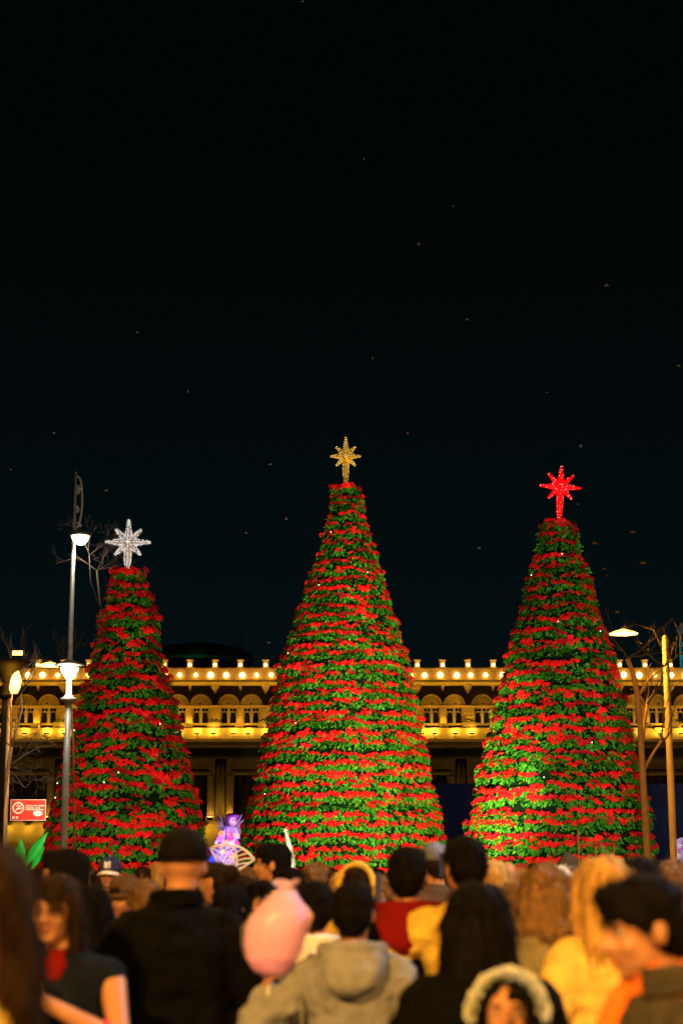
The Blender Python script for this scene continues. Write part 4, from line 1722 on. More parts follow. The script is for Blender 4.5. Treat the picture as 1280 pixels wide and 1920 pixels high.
def body_mesh(arms, M, voxel, curl):
    mb = MB()
    add_head(mb, M)
    mb.loft([(x, y, z, rx - 0.004, ry - 0.004) for (x, y, z, rx, ry) in TORSO], 18)
    for s, (e, w) in zip((-1, 1), arms):
        sh = Vector((s * 0.172, -0.008, 1.375))
        mb.tube([sh, (sh + e) / 2, e], [0.052, 0.044, 0.037], 10, round_ends=True)
        mb.tube([e, e + (w - e) * 0.35, w], [0.037, 0.038, 0.026], 10, round_ends=True)
        d = w - e
        n = Vector((-s, 0.25, 0)) if abs(d.normalized().z) > 0.6 else Vector((-s * 0.6, 0, 0.8 if d.z < 0.05 else 0.3))
        add_hand(mb, w, d, n, s * (1 if True else -1), curl)
        mb.tube([(s * 0.085, 0, 0.89), (s * 0.088, 0.01, 0.70), (s * 0.09, 0.012, 0.49), (s * 0.092, -0.022, 0.30), (s * 0.092, -0.02, 0.08)], [0.085, 0.072, 0.054, 0.052, 0.036], 12, round_ends=True)
        mb.tube([(s * 0.092, -0.045, 0.045), (s * 0.10, 0.14, 0.032)], [0.036, 0.030], 10, round_ends=True)
    return remesh(mb, voxel, 3, 'person')


def top_mesh(arms, voxel, bulk, hem, sleeve, seed, fold):
    mb = MB()
    o = 0.020 + bulk
    rings = []
    if hem < 0.84:
        rings.append((0, 0, hem, 0.185 + bulk, 0.145 + bulk))
    rings += [(x, y, max(z, hem), rx + o + (0.012 if z < 1.1 else 0), ry + o + (0.006 if z < 1.1 else 0)) for (x, y, z, rx, ry) in TORSO if z >= hem - 0.05]
    rings.append((0, -0.012, 1.475, 0.066, 0.066))
    mb.loft(rings, 22)
    for s, (e, w) in zip((-1, 1), arms):
        sh = Vector((s * 0.170, -0.008, 1.368))
        b = bulk * 0.7
        mb.tube([Vector((s * 0.06, -0.008, 1.392)), sh], [0.055 + b, 0.066 + b], 12, round_ends=True)
        if sleeve >= 1:
            mb.tube([sh, (sh + e) / 2, e], [0.072 + b, 0.064 + b, 0.054 + b], 12, round_ends=True)
            mb.tube([e, e + (w - e) * 0.5, e + (w - e) * 0.97], [0.054 + b, 0.050 + b, 0.040 + b], 12, round_ends=True)
        elif sleeve > 0:
            mb.tube([sh, sh + (e - sh) * sleeve], [0.070 + b, 0.062 + b], 12, round_ends=True)
    me = remesh(mb, voxel, 3, 'top')
    ruffle(me, fold * 1.5, 6.0, (1, 1, 0.45), seed)
    ruffle(me, fold * 0.8, 15.0, (0.7, 0.7, 1.5), seed + 9)
    return me


def trousers_mesh(voxel, seed):
    mb = MB()
    mb.loft([(0, 0, 0.80, 0.170, 0.118), (0, -0.005, 0.93, 0.182, 0.130), (0, 0, 1.04, 0.152, 0.112)], 18)
    for s in (-1, 1):
        mb.tube([(s * 0.088, 0, 0.88), (s * 0.092, 0.01, 0.70), (s * 0.095, 0.012, 0.49), (s * 0.097, -0.015, 0.30), (s * 0.098, -0.018, 0.09)], [0.100, 0.088, 0.070, 0.066, 0.062], 12, round_ends=False)
    me = remesh(mb, voxel, 3, 'trousers')
    ruffle(me, 0.010, 8, (1, 1, 1.2), seed)
    return me


def shoe_mesh(s):
    mb = MB()
    mb.tube([(s * 0.092, -0.045, 0.050), (s * 0.097, 0.06, 0.048), (s * 0.104, 0.165, 0.038)], [0.046, 0.048, 0.036], 10, round_ends=True)
    mb.tube([(s * 0.092, -0.03, 0.05), (s * 0.092, -0.025, 0.12)], [0.046, 0.048], 10)
    me = remesh(mb, 0.014, 2, 'shoe')
    for v in me.vertices:
        v.co.z = max(v.co.z, 0.004)
    return me


def hair_mesh(kind, M, L, seed, wide=1.0):
    mb = MB()
    vox = 0.010
    if kind in ('short', 'crop', 'curly_short'):
        k = 1.0 if kind != 'crop' else 0.965
        mb.ell((0, -0.016, 0.050), (0.086 * k, 0.107 * k, 0.076 * k), su=16, sv=10)
        mb.ell((0, -0.050, 0.002), (0.084 * k, 0.070, 0.094), su=14, sv=10)
        mb.ell((0, -0.062, -0.052), (0.056, 0.040, 0.046))
        for s in (-1, 1):
            mb.ell((s * 0.070, -0.004, 0.030), (0.015, 0.048, 0.040))
        if kind == 'short':
            mb.ell((0.012, 0.045, 0.088), (0.062, 0.052, 0.034))
    elif kind == 'parted':
        mb.ell((0, -0.026, 0.046), (0.087, 0.098, 0.076), su=16, sv=10)
        mb.loft([(0, -0.090, -L, 0.050, 0.020), (0, -0.088, -L + 0.06, 0.098, 0.042), (0, -0.075, -L * 0.6, 0.112, 0.056), (0, -0.064, -0.10, 0.108, 0.062), (0, -0.048, 0.0, 0.098, 0.070), (0, -0.030, 0.07, 0.070, 0.070)], 20)
        for s in (-1, 1):
            mb.tube([(s * 0.030, 0.045, 0.100), (s * 0.072, 0.035, 0.050), (s * 0.092, 0.020, -0.02), (s * 0.100, 0.0, -0.2)], [0.020, 0.022, 0.026, 0.026], 8, round_ends=True)
    elif kind in ('long', 'bob', 'curly'):
        w = wide
        mb.ell((0, -0.016, 0.050), (0.087 * w, 0.105, 0.078), su=16, sv=10)
        mb.loft([(0, -0.090, -L, 0.050 * w, 0.020), (0, -0.088, -L + 0.06, 0.092 * w, 0.042), (0, -0.080, -L * 0.6, 0.108 * w, 0.056), (0, -0.064, -0.10, 0.104 * w, 0.066), (0, -0.048, 0.0, 0.095 * w, 0.074), (0, -0.030, 0.07, 0.070 * w, 0.075)], 20)
        for s in (-1, 1):
            mb.tube([(s * 0.070, 0.030, 0.060), (s * 0.084 * w, 0.026, 0.0), (s * 0.090 * w, 0.010, -0.09), (s * 0.094 * w, -0.01, max(-L * 0.75, -0.26))], [0.024, 0.026, 0.028, 0.020], 8, round_ends=True)
        mb.ell((0, 0.040, 0.092), (0.064, 0.052, 0.030))
    elif kind == 'bun':
        mb.ell((0, -0.014, 0.048), (0.083, 0.101, 0.074), su=16, sv=10)
        mb.ell((0, -0.050, 0.0), (0.0805, 0.062, 0.088))
        mb.ell((0, -0.125, 0.055), (0.052, 0.046, 0.050))
    if not mb.v:
        return None
    mb.xform(M)
    me = remesh(mb, vox, 2, 'hair')
    if kind in ('curly', 'curly_short'):
        ruffle(me, 0.026, 22, (1, 1, 0.8), seed)
        me = add_strands(me, 900, 0.06, seed, 0.6, 0.9, 0.0022)
    elif kind in ('long', 'bob', 'parted'):
        ruffle(me, 0.015, 26, (1, 1, 0.16), seed)
        me = add_strands(me, 900 if kind != 'parted' else 200, 0.12 if kind != 'parted' else 0.05, seed, 1.6, 0.22, 0.0022)
    else:
        ruffle(me, 0.006, 45, (1, 1, 0.6), seed)
        me = add_strands(me, 800, 0.035, seed, 0.8, 0.7, 0.0020)
    return me


SKIN = mat('skin', (0.46, 0.21, 0.10), 0.5, 0.12, 18, spec=0.4, sss=0.12)
LIP = mat('lip', (0.42, 0.12, 0.10), 0.45, 0.1)
EYE_W = mat('eye_white', (0.45, 0.42, 0.40), 0.25, 0.05)
EYE_D = mat('eye_iris', (0.02, 0.012, 0.008), 0.2, 0.05)
BROW = mat('eyebrow', (0.03, 0.02, 0.015), 0.8, 0.2)
HAIRC = {
    'black': mat('hair_black', (0.005, 0.004, 0.0035), 0.75, 0.4, 30, spec=0.03, stretch=(1, 1, 0.1)),
    'dark': mat('hair_dark_brown', (0.020, 0.011, 0.006), 0.7, 0.4, 30, spec=0.03, stretch=(1, 1, 0.1)),
    'brown': mat('hair_brown', (0.16, 0.085, 0.035), 0.5, 0.6, 22, spec=0.03, stretch=(1, 1, 0.12)),
    'blond': mat('hair_blond', (0.48, 0.27, 0.07), 0.45, 0.5, 26, spec=0.03, stretch=(1, 1, 0.08)),
    'pale': mat('hair_pale', (0.65, 0.58, 0.46), 0.5, 0.35, 22, spec=0.03, stretch=(1, 1, 0.2)),
}
DENIM = mat('trousers_denim', (0.03, 0.035, 0.06), 0.85, 0.25, 12, 0.2, 120)
BLACKC = mat('trousers_black', (0.012, 0.012, 0.012), 0.85, 0.25, 12, 0.2, 120)
SHOE = mat('shoe_leather', (0.03, 0.025, 0.02), 0.5, 0.2)


def cloth(name, col, rough=0.9):
    return mat('cloth_' + name, col, rough, 0.30, 7, 0.9, 16, sheen=0.0, spec=0.04)


eye_mb = MB()
eye_mb.ell((0, 0, 0), (0.0125, 0.0095, 0.0062), su=10, sv=8)
eye_mb.ell((0, 0.0062, 0), (0.0050, 0.0038, 0.0050), su=8, sv=6, mi=1)
EYE_ME = eye_mb.mesh('eye', [EYE_W, EYE_D], True)
brow_mb = MB()
brow_mb.tube([(-0.018, 0, -0.003), (0, 0.004, 0.003), (0.018, -0.003, 0.0)], [0.003, 0.0042, 0.0022], 6, round_ends=True)
BROW_ME = brow_mb.mesh('eyebrow', [BROW], True)
lip_mb = MB()
lip_mb.ell((0, 0, 0.004), (0.021, 0.007, 0.0045), su=10, sv=6)
lip_mb.ell((0, 0, -0.0045), (0.018, 0.0075, 0.005), su=10, sv=6)
LIP_ME = lip_mb.mesh('lips', [LIP], True)
CACHE = {}
SHOES = {s: shoe_mesh(s) for s in (-1, 1)}
for s in SHOES:
    SHOES[s].materials.append(SHOE)


def cached(key, fn):
    if key not in CACHE:
        CACHE[key] = fn()
    return CACHE[key]


def skinned(me, m, name, parent=None):
    """link me with material m on the object, so that meshes can be shared"""
    if not me.materials:
        me.materials.append(None)
    o = link(name, me, parent)
    o.material_slots[0].link = 'OBJECT'
    o.material_slots[0].material = m
    return o


def person(px, py, D, face, label, top=('jacket', None), hair=('short', 'black'), L=0.3, wide=1.0, arms=None, yaw=0, pitch=0, roll=0, lean=(0, 0),
           bulk=0.0, hem=0.84, sleeve=1, trousers=None, voxel=None, seed=None, group=None, curl=1.0, fold=0.012, face_parts=True, root_px=None, skin=None):
    seed = seed if seed is not None else int(px * 7 + py) % 97
    arms = arms or (ARM_HANG, ARM_HANG)
    arms = (mirror(arms[0], -1), mirror(arms[1], 1))
    H = P(px, py, D).z
    s = H / 1.735
    x = P(root_px if root_px is not None else px, 1620, D).x
    M = head_matrix(yaw, pitch, roll, lean)
    voxel = voxel or (0.013 if D < 6 else 0.017 if D < 9.5 else 0.022)
    key = (repr(arms), repr([list(r) for r in M]), voxel, curl)
    bm_ = cached(('b',) + key, lambda: body_mesh(arms, M, voxel, curl))
    o = skinned(bm_, skin or SKIN, 'person')
    o.location = (x, D, 0)
    o.rotation_euler = (0, 0, R(face))
    o.scale = (s, s, s)
    tag(o, label, 'person', group or 'people in the crowd')
    if top[1]:
        tmsh = cached(('t', repr(arms), max(voxel, 0.017), bulk, hem, sleeve, fold, seed % 5), lambda: top_mesh(arms, max(voxel, 0.017), bulk, hem, sleeve, seed % 5, fold))
        skinned(tmsh, top[1], top[0], o)
    tr_ = cached(('p', voxel > 0.02), lambda: trousers_mesh(0.02 if voxel < 0.02 else 0.026, 3))
    skinned(tr_, trousers or (BLACKC if seed % 2 else DENIM), 'trousers', o)
    for sd in (-1, 1):
        link('shoe', SHOES[sd], o)
    if hair:
        hm = cached(('h', hair[0], repr([list(r) for r in M]), L, wide, seed % 4), lambda: hair_mesh(hair[0], M, L, seed % 4, wide))
        if hm:
            skinned(hm, HAIRC[hair[1]], 'hair', o)
    if face_parts:
        for sd in (-1, 1):
            e = link('eye', EYE_ME, o)
            e.matrix_local = M @ Matrix.Translation((sd * 0.032, 0.0675, 0.006)) @ Matrix.Rotation(R(-12 * sd), 4, 'Z')
            e = link('eyebrow', BROW_ME, o)
            e.matrix_local = M @ Matrix.Translation((sd * 0.033, 0.0835, 0.029)) @ Matrix.Rotation(R(-12 * sd), 4, 'Z')
        e = link('lips', LIP_ME, o)
        e.matrix_local = M @ Matrix.Translation((0, 0.0855, -0.053))
    o['_m'] = 0
    del o['_m']
    return o, M


def add_part(o, mb, name, m, M=None, vox=None, ruf=0.0, smooth=True, sm=2):
    if M is not None:
        mb.xform(M)
    if vox:
        me = remesh(mb, vox, sm, name)
        if ruf:
            ruffle(me, ruf, 12)
        me.materials.append(m)
        return link(name, me, o)
    return mb.build(name, m, o, smooth=smooth)


def cap(o, M, col, brim_col, back=False, emblem=None):
    mb = MB()
    mb.loft([(0, -0.014, 0.018, 0.090, 0.109), (0, -0.014, 0.05, 0.091, 0.110), (0, -0.014, 0.09, 0.082, 0.098), (0, -0.014, 0.118, 0.058, 0.070), (0, -0.014, 0.132, 0.02, 0.025), (0, -0.014, 0.136, 0.008, 0.008)], 22)
    c = add_part(o, mb, 'cap', col, M)
    mb = MB()
    n = 14
    sg = -1 if back else 1
    v = []
    for th in (0, -0.007):
        for t in range(n + 1):
            a = R(-68 + 136 * t / n)
            for q in (0, 1):
                rr = 1.0 + q * 0.62 * math.cos(a) ** 0.7
                v.append((0.088 * math.sin(a) * (1 + 0.05 * q), -0.014 + sg * 0.106 * math.cos(a) * rr, 0.026 + th - q * 0.022 - 0.02 * (abs(math.sin(a)) ** 2)))
    k = 2 * (n + 1)
    f = []
    for t in range(n):
        f.append((2 * t, 2 * t + 1, 2 * t + 3, 2 * t + 2))
        f.append((k + 2 * t, k + 2 * t + 2, k + 2 * t + 3, k + 2 * t + 1))
        f.append((2 * t + 1, k + 2 * t + 1, k + 2 * t + 3, 2 * t + 3))
    mb.add(v, f)
    mb.xform(M)
    mb.build('brim', brim_col, c, smooth=True)
    mb = MB()
    mb.ell((0, -0.014, 0.137), (0.009, 0.009, 0.006), su=8, sv=6)
    mb.xform(M)
    mb.build('button', brim_col, c)
    if emblem:
        mb = MB()
        # overlapping upright strokes of the woven emblem
        for (xa, za, xb, zb_) in ((-0.020, 0.045, -0.020, 0.095), (-0.020, 0.095, 0.016, 0.045), (0.016, 0.045, 0.016, 0.095), (-0.012, 0.088, 0.0, 0.068), (0.014, 0.088, 0.0, 0.068), (0.0, 0.068, 0.0, 0.042)):
            pts = []
            for t in range(4):
                u = t / 3
                x_ = xa + (xb - xa) * u
                z_ = za + (zb_ - za) * u
                y_ = -0.014 + 0.112 * math.sqrt(max(0, 1 - (x_ / 0.095) ** 2)) - max(0, (z_ - 0.05)) * 0.24
                pts.append((x_, y_ + 0.003, z_))
            mb.tube(pts, 0.0055, 5)
        mb.xform(M)
        mb.build('emblem', emblem, c)
    return c


def hood_down(o, m, w=0.13, drop=0.19, name='hood'):
    """a hood lying on the back: wide at the collar, hanging to a rounded point"""
    mb = MB()
    mb.loft([(0, -0.150, 1.47 - drop, 0.022, 0.022), (0, -0.165, 1.49 - drop, w * 0.42, 0.045), (0, -0.165, 1.47 - drop * 0.72, w * 0.78, 0.060), (0, -0.140, 1.47 - drop * 0.4, w * 0.98, 0.072), (0, -0.105, 1.47 - drop * 0.12, w, 0.080), (0, -0.075, 1.478, w * 0.94, 0.078)], 22)
    for s in (-1, 1):
        mb.tube([(s * w * 0.86, -0.09, 1.470), (s * w * 0.86, 0.0, 1.458), (s * 0.075, 0.085, 1.415), (s * 0.03, 0.12, 1.37)], [0.030, 0.034, 0.032, 0.02], 10, round_ends=True)
    mb.tube([(-w * 0.86, -0.09, 1.475), (-w * 0.5, -0.15, 1.480), (0, -0.165, 1.482), (w * 0.5, -0.15, 1.480), (w * 0.86, -0.09, 1.475)], 0.022, 10, round_ends=True)
    return add_part(o, mb, name, m, None, 0.012, 0.006)


def collar(o, m, h=0.05, r=0.082, name='collar'):
    mb = MB()
    n = 20
    pts = []
    for t in range(n + 1):
        a = R(-150 + 300 * t / n) - math.pi / 2
        pts.append((r * math.cos(a) * 0.96, -0.012 + r * math.sin(a), 1.462 + 0.012 * math.sin(-a)))
    for dz in (0, h * 0.4, h * 0.8):
        mb.tube([(x * (1 + dz * 0.5), y * (1 + dz * 0.5), z + dz) for (x, y, z) in pts], 0.015, 8)
    return add_part(o, mb, name, m, None, 0.010)


def scarf(o, m, name='scarf', r=0.085):
    mb = MB()
    for k, dz in enumerate((0.0, 0.035)):
        pts = [(r * math.cos(t * math.pi / 9) * 1.05, -0.01 + r * math.sin(t * math.pi / 9), 1.452 + dz + 0.012 * math.sin(t * 1.3 + k)) for t in range(19)]
        mb.tube(pts, 0.030, 8)
    mb.tube([(0.03, 0.085, 1.45), (0.035, 0.125, 1.36), (0.04, 0.13, 1.22)], [0.035, 0.042, 0.045], 8, round_ends=True)
    return add_part(o, mb, name, m, None, 0.012, 0.008)


def crowd():
    blk = cloth('black', (0.0028, 0.0028, 0.0024))
    navy = cloth('navy', (0.006, 0.009, 0.018))
    beige = cloth('beige', (0.74, 0.50, 0.13))
    gold_ = cloth('yellow', (0.70, 0.46, 0.07))
    khaki = cloth('khaki', (0.22, 0.18, 0.10))
    grey = cloth('grey', (0.22, 0.22, 0.225))
    white = cloth('white', (0.70, 0.68, 0.66))
    red = cloth('red', (0.15, 0.006, 0.005))
    orange = cloth('orange', (0.62, 0.22, 0.06))
    brown = cloth('brown', (0.09, 0.05, 0.025))
    tan = cloth('tan', (0.36, 0.24, 0.12))
    charcoal = cloth('charcoal', (0.05, 0.042, 0.03))
    pink = cloth('pink', (0.5, 0.22, 0.24))
    blue = cloth('blue', (0.05, 0.10, 0.35))

    # closest people at the left edge
    person(-46, 1566, 2.5, 172, 'person in an ochre top with long brown hair, cut off beside the navy vest', ('top', gold_), ('long', 'dark'), L=0.30, wide=0.98, voxel=0.011, arms=(((0.11, 0.24, 1.40), (0.06, 0.27, 1.56)), ARM_HANG), curl=0.8)
    o, M = person(100, 1634, 5.7, 168, 'person in a navy vest over red with bare arms crossed and a pink wristband', ('vest', navy), ('long', 'dark'), L=0.26, wide=1.0, root_px=128, lean=(0.03, 0.02), pitch=-6, sleeve=0, bulk=0.012, voxel=0.009,
                  arms=(((0.26, 0.13, 1.16), (0.03, 0.25, 1.30)), ((0.25, 0.02, 1.11), (0.16, 0.2, 1.0))), hem=0.9, curl=1.2)
    mb = MB()
    mb.loft([(0, 0.055, 1.36, 0.035, 0.078), (0, 0.03, 1.42, 0.062, 0.078), (0, 0.0, 1.465, 0.064, 0.068)], 16)
    add_part(o, mb, 'undershirt', red, None, 0.012)
    mb = MB()
    e, w = Vector((-0.26, 0.13, 1.16)), Vector((-0.03, 0.25, 1.30))
    c = e + (w - e) * 0.25
    d = (w - e).normalized()
    mb.tube([c - d * 0.012, c + d * 0.012], 0.045, 14)
    add_part(o, mb, 'wristband', mat('pink_band', (0.7, 0.03, 0.10), 0.5))
    person(123, 1588, 7.5, 96, 'person with cropped dark hair in left profile before the shortest cone', ('jacket', charcoal), ('short', 'black'), voxel=0.010)
    person(172, 1656, 6.9, 8, 'person seen from behind with a smooth dark bob beside the black jacket', ('coat', blk), ('bob', 'black'), L=0.20, wide=0.95)
    o, M = person(206, 1606, 13, 176, 'person facing out under a navy cap with a pale brim and emblem', ('jacket', blue), ('crop', 'dark'), voxel=0.011)
    cap(o, M, cloth('cap_navy', (0.03, 0.035, 0.09)), cloth('cap_brim', (0.62, 0.55, 0.45)), emblem=cloth('emblem', (0.75, 0.65, 0.5)))
    o, M = person(240, 1640, 9.2, 150, 'person in a tan jacket under a brown brimmed hat with both hands raised', ('jacket', tan), ('crop', 'dark'), arms=(ARM_PHONE, ARM_PHONE), voxel=0.010, pitch=-10)
    mb = MB()
    mb.lathe([(0.15, 0.032), (0.155, 0.036), (0.092, 0.046), (0.088, 0.09), (0.07, 0.128), (0.03, 0.132), (0.005, 0.128)], (0, -0.012, 0), 24)
    add_part(o, mb, 'hat', brown, M)
    # the big dark figure
    o, M = person(343, 1553, 6.2, 14, 'broad person in a black jacket and black cap seen from behind', ('jacket', blk), None, bulk=0.024, root_px=331, lean=(0.02, 0), yaw=-10, voxel=0.012,
                  arms=(((0.30, -0.05, 1.12), (0.20, 0.03, 0.98)), ((0.31, -0.02, 1.12), (0.30, 0.10, 0.92))), trousers=BLACKC, fold=0.016)
    cap(o, M, cloth('cap_black', (0.006, 0.005, 0.004)), cloth('cap_black', (0.006, 0.005, 0.004)))
    collar(o, blk, 0.05, 0.088)
    person(402, 1612, 10.2, 70, 'person with dark hair tied back behind the broad black jacket', ('coat', charcoal), ('bun', 'dark'))
    o, M = person(432, 1657, 8.2, -25, 'person with dark hair and a cream scarf beside the pink cotton candy', ('coat', blk), ('bob', 'black'), L=0.16)
    scarf(o, cloth('cream', (0.55, 0.48, 0.36)))
    person(512, 1578, 10, 84, 'person with short dark hair looking left past the silver spire', ('coat', brown), ('short', 'black'), voxel=0.010, yaw=0)
    person(492, 1648, 8.3, 160, 'person in an orange sweater with dark hair half hidden by the cotton candy', ('sweater', orange), ('long', 'black'), L=0.25, voxel=0.011, arms=(ARM_FWD, ARM_FWD))
    person(543, 1624, 9.4, 20, 'person with smooth black hair behind the cotton candy', ('coat', blk), ('bob', 'black'), L=0.18)
    person(592, 1618, 12.2, -5, 'person with tousled light brown hair before the tallest cone', ('jacket', tan), ('curly_short', 'brown'))
    o, M = person(589, 1648, 6.9, 6, 'person with round black hair and a pale hood behind the cotton candy', ('hoodie', grey), ('short', 'black'))
    hood_down(o, white, 0.125, 0.15)
    # grey hoodie and the cotton candy
    kid_arms = (((0.40, -0.05, 1.12), (0.355, -0.02, 1.30)), ARM_FWD)
    o, M = person(662, 1648, 6.2, -4, 'person in a grey hoodie seen from behind, holding the pink cotton candy', ('hoodie', grey), ('short', 'black'), arms=kid_arms, yaw=-6, bulk=0.016, voxel=0.010, curl=1.4, fold=0.016)
    hood_down(o, grey, 0.128, 0.19)
    mb = MB()
    for s in (-1, 1):
        mb.tube([(s * 0.205, -0.05, 1.38), (s * 0.195, -0.115, 1.25), (s * 0.185, -0.12, 1.05), (s * 0.185, -0.11, 0.9)], 0.006, 6)
    add_part(o, mb, 'seam', cloth('grey_seam', (0.18, 0.175, 0.17)))
    o, M = person(670, 1622, 9.2, 172, 'person facing out in a mustard hooded jacket behind the grey hoodie', ('jacket', gold_), ('short', 'dark'), voxel=0.011)
    mb = MB()
    n = 22
    for q in range(4):
        rr = 1.0 - 0.05 * q
        pts = [(0.104 * rr * math.cos(math.pi * t / n * 1.28 - 0.44), 0.045 - q * 0.05, 0.0 + 0.138 * rr * math.sin(math.pi * t / n * 1.28 - 0.44)) for t in range(n + 1)]
        mb.tube(pts, 0.020, 8)
    mb.ell((0, -0.085, 0.01), (0.092, 0.05, 0.115))
    add_part(o, mb, 'hood', gold_, M, 0.012, 0.006)
    # red hood
    o, M = person(762, 1584, 7.3, 4, 'person in a black jacket with a dark red hood on the shoulders', ('jacket', blk), ('short', 'black'), yaw=-14, bulk=0.022)
    hood_down(o, red, 0.155, 0.20)
    o, M = person(815, 1580, 11.2, 25, 'person in a grey-blue cap holding a phone beside the mustard jacket', ('coat', brown), ('crop', 'dark'), arms=(ARM_PHONE, ARM_HANG))
    cap(o, M, cloth('cap_grey', (0.16, 0.17, 0.24)), cloth('cap_grey', (0.16, 0.17, 0.24)))
    person(870, 1564, 7.2, 22, 'person with short black hair in a mustard jacket raising a hand', ('jacket', gold_), ('short', 'black'), arms=(((0.27, 0.10, 1.25), (0.17, 0.22, 1.48)), ARM_HANG), voxel=0.010, curl=0.3, bulk=0.012)
    o, M = person(893, 1650, 4.9, 2, 'person in a black jacket with very long dark hair down the back', ('jacket', blk), ('long', 'black'), L=0.52, wide=1.12, bulk=0.022)
    person(925, 1611, 9.1, -8, 'person with straight blond hair beside the mustard jacket', ('coat', white), ('long', 'blond'), L=0.34, wide=0.92)
    person(960, 1652, 6.95, 12, 'person in a white coat with long brown hair', ('coat', white), ('long', 'brown'), L=0.36, wide=0.85, bulk=0.016)
    person(951, 1612, 13.4, 0, 'bald person in an orange jacket before the red-starred cone', ('jacket', orange), None)
    o, M = person(1012, 1619, 6.7, -22, 'person in a khaki coat with wavy brown hair streaked blond', ('coat', khaki), ('curly', 'brown'), L=0.24, wide=1.1, bulk=0.02, root_px=1022)
    person(1046, 1624, 9.8, -10, 'person with pale wavy hair and a white scarf', ('coat', white), ('curly', 'pale'), L=0.2, wide=0.9)
    o, M = person(1064, 1600, 14, 0, 'person in a dark pointed beanie and a bright yellow jacket', ('jacket', gold_), None, bulk=0.02)
    mb = MB()
    mb.loft([(0, -0.012, -0.06, 0.088, 0.105), (0, -0.012, 0.02, 0.094, 0.112), (0, -0.012, 0.07, 0.084, 0.098), (0, -0.012, 0.11, 0.052, 0.06), (0, -0.012, 0.145, 0.012, 0.014)], 20)
    add_part(o, mb, 'beanie', charcoal, M)
    o, M = person(1124, 1603, 5.8, 10, 'person in a beige jacket with long straight honey blond hair', ('jacket', beige), ('long', 'blond'), L=0.27, wide=0.98, bulk=0.012, root_px=1146, lean=(-0.03, 0), arms=(((0.27, -0.04, 1.12), (0.25, 0.08, 0.9)), ARM_HANG))
    person(1196, 1604, 6.7, -18, 'person with short dark hair in a black coat beside the honey blond hair', ('coat', blk), ('short', 'black'))
    person(1262, 1612, 9.4, -20, 'person with light brown hair at the foot of the cream lamp pole', ('coat', tan), ('curly_short', 'brown'))
    # profile at the right edge
    o, M = person(1236, 1630, 3.85, 104, 'person in left profile in a charcoal jacket with an orange scarf', ('jacket', charcoal), ('short', 'black'), pitch=-12, voxel=0.009, bulk=0.012, lean=(0, 0.02), wide=1.0)
    scarf(o, cloth('orange_scarf', (0.75, 0.16, 0.02)), r=0.07)
    collar(o, charcoal, 0.06, 0.105)
    # child with the flower crown
    o, M = person(945, 1836, 4.4, 174, 'child in an orange top wearing a crown of white flowers', ('top', orange), ('parted', 'black'), L=0.24, voxel=0.009, pitch=14)
    wf = mat('white_petal', (0.60, 0.62, 0.52), 0.6, 0.12, 12, trans=0.2)
    yc = mat('flower_eye', (0.6, 0.45, 0.08), 0.7)
    crown = MB()
    crown.tube([(0.098 * math.cos(R(-15 + 210 * t / 24)), 0.005, 0.010 + 0.116 * math.sin(R(-15 + 210 * t / 24))) for t in range(25)], 0.007, 6)
    cr = add_part(o, crown, 'flower_crown', mat('crown_wire', (0.05, 0.12, 0.03), 0.6), M)
    fl = MB()
    for ring, (nn, rr, el) in enumerate(((7, 0.030, 0.15), (6, 0.022, 0.6), (4, 0.012, 1.1))):
        for q in range(nn):
            a = 2 * math.pi * q / nn + ring * 0.4
            d = Vector((math.cos(a) * math.cos(el), math.sin(a) * math.cos(el), math.sin(el)))
            n_ = Vector((-math.cos(a) * math.sin(el), -math.sin(a) * math.sin(el), math.cos(el)))
            leaf(fl, d * 0.006, d, n_, rr * 1.15, rr * 0.95, 0, 0.25, -0.1)
    fl.ell((0, 0, 0.012), (0.007, 0.007, 0.006), su=6, sv=4, mi=1)
    flm = fl.mesh('flower', [wf, yc])
    r = random.Random(8)
    for t in range(8):
        a = R(4 + 172 * (t + r.uniform(-0.22, 0.22)) / 7)
        for q in range(1):
            c = Vector((0.106 * math.cos(a), 0.026 - 0.044 * q + r.uniform(-0.006, 0.006), 0.022 + 0.112 * math.sin(a)))
            nrm = Vector((math.cos(a), 0.7 - 1.0 * q + r.uniform(-0.2, 0.2), math.sin(a))).normalized()
            f_ = link('flower', flm, cr)
            f_.matrix_local = M @ Matrix.Translation(c) @ nrm.to_track_quat('Z', 'Y').to_matrix().to_4x4() @ Matrix.Scale(r.uniform(1.0, 1.55), 4)
    person(272, 1648, 8.7, 15, 'person with tawny curls beside the brown brimmed hat', ('coat', tan), ('curly_short', 'brown'))
    person(456, 1640, 11.0, 170, 'person facing out in a tan jacket below the lattice fan', ('jacket', tan), ('short', 'dark'), voxel=0.013)
    person(712, 1640, 9.8, 165, 'person facing out in a brown coat between the grey hoodie and the red hood', ('coat', brown), ('bob', 'brown'), L=0.16, voxel=0.013)
    person(986, 1644, 8.8, -12, 'person with long honey hair in an orange coat behind the khaki coat', ('coat', orange), ('long', 'blond'), L=0.22)
    person(1086, 1640, 9.2, 8, 'person with light wavy hair in a grey coat behind the beige jacket', ('coat', grey), ('curly', 'blond'), L=0.16, wide=0.9)
    # people deeper in the crowd
    kinds = [('person with short dark hair in a black coat deep in the crowd', blk, ('short', 'black')), ('person with long dark hair in a brown coat deep in the crowd', brown, ('long', 'dark')),
             ('person with brown hair in a red sweater deep in the crowd', red, ('bob', 'brown')), ('person with dark hair in a tan jacket deep in the crowd', tan, ('short', 'dark')),
             ('person with a dark bun in a navy coat deep in the crowd', navy, ('bun', 'dark')), ('person with blond hair in a grey coat deep in the crowd', grey, ('long', 'blond'))]
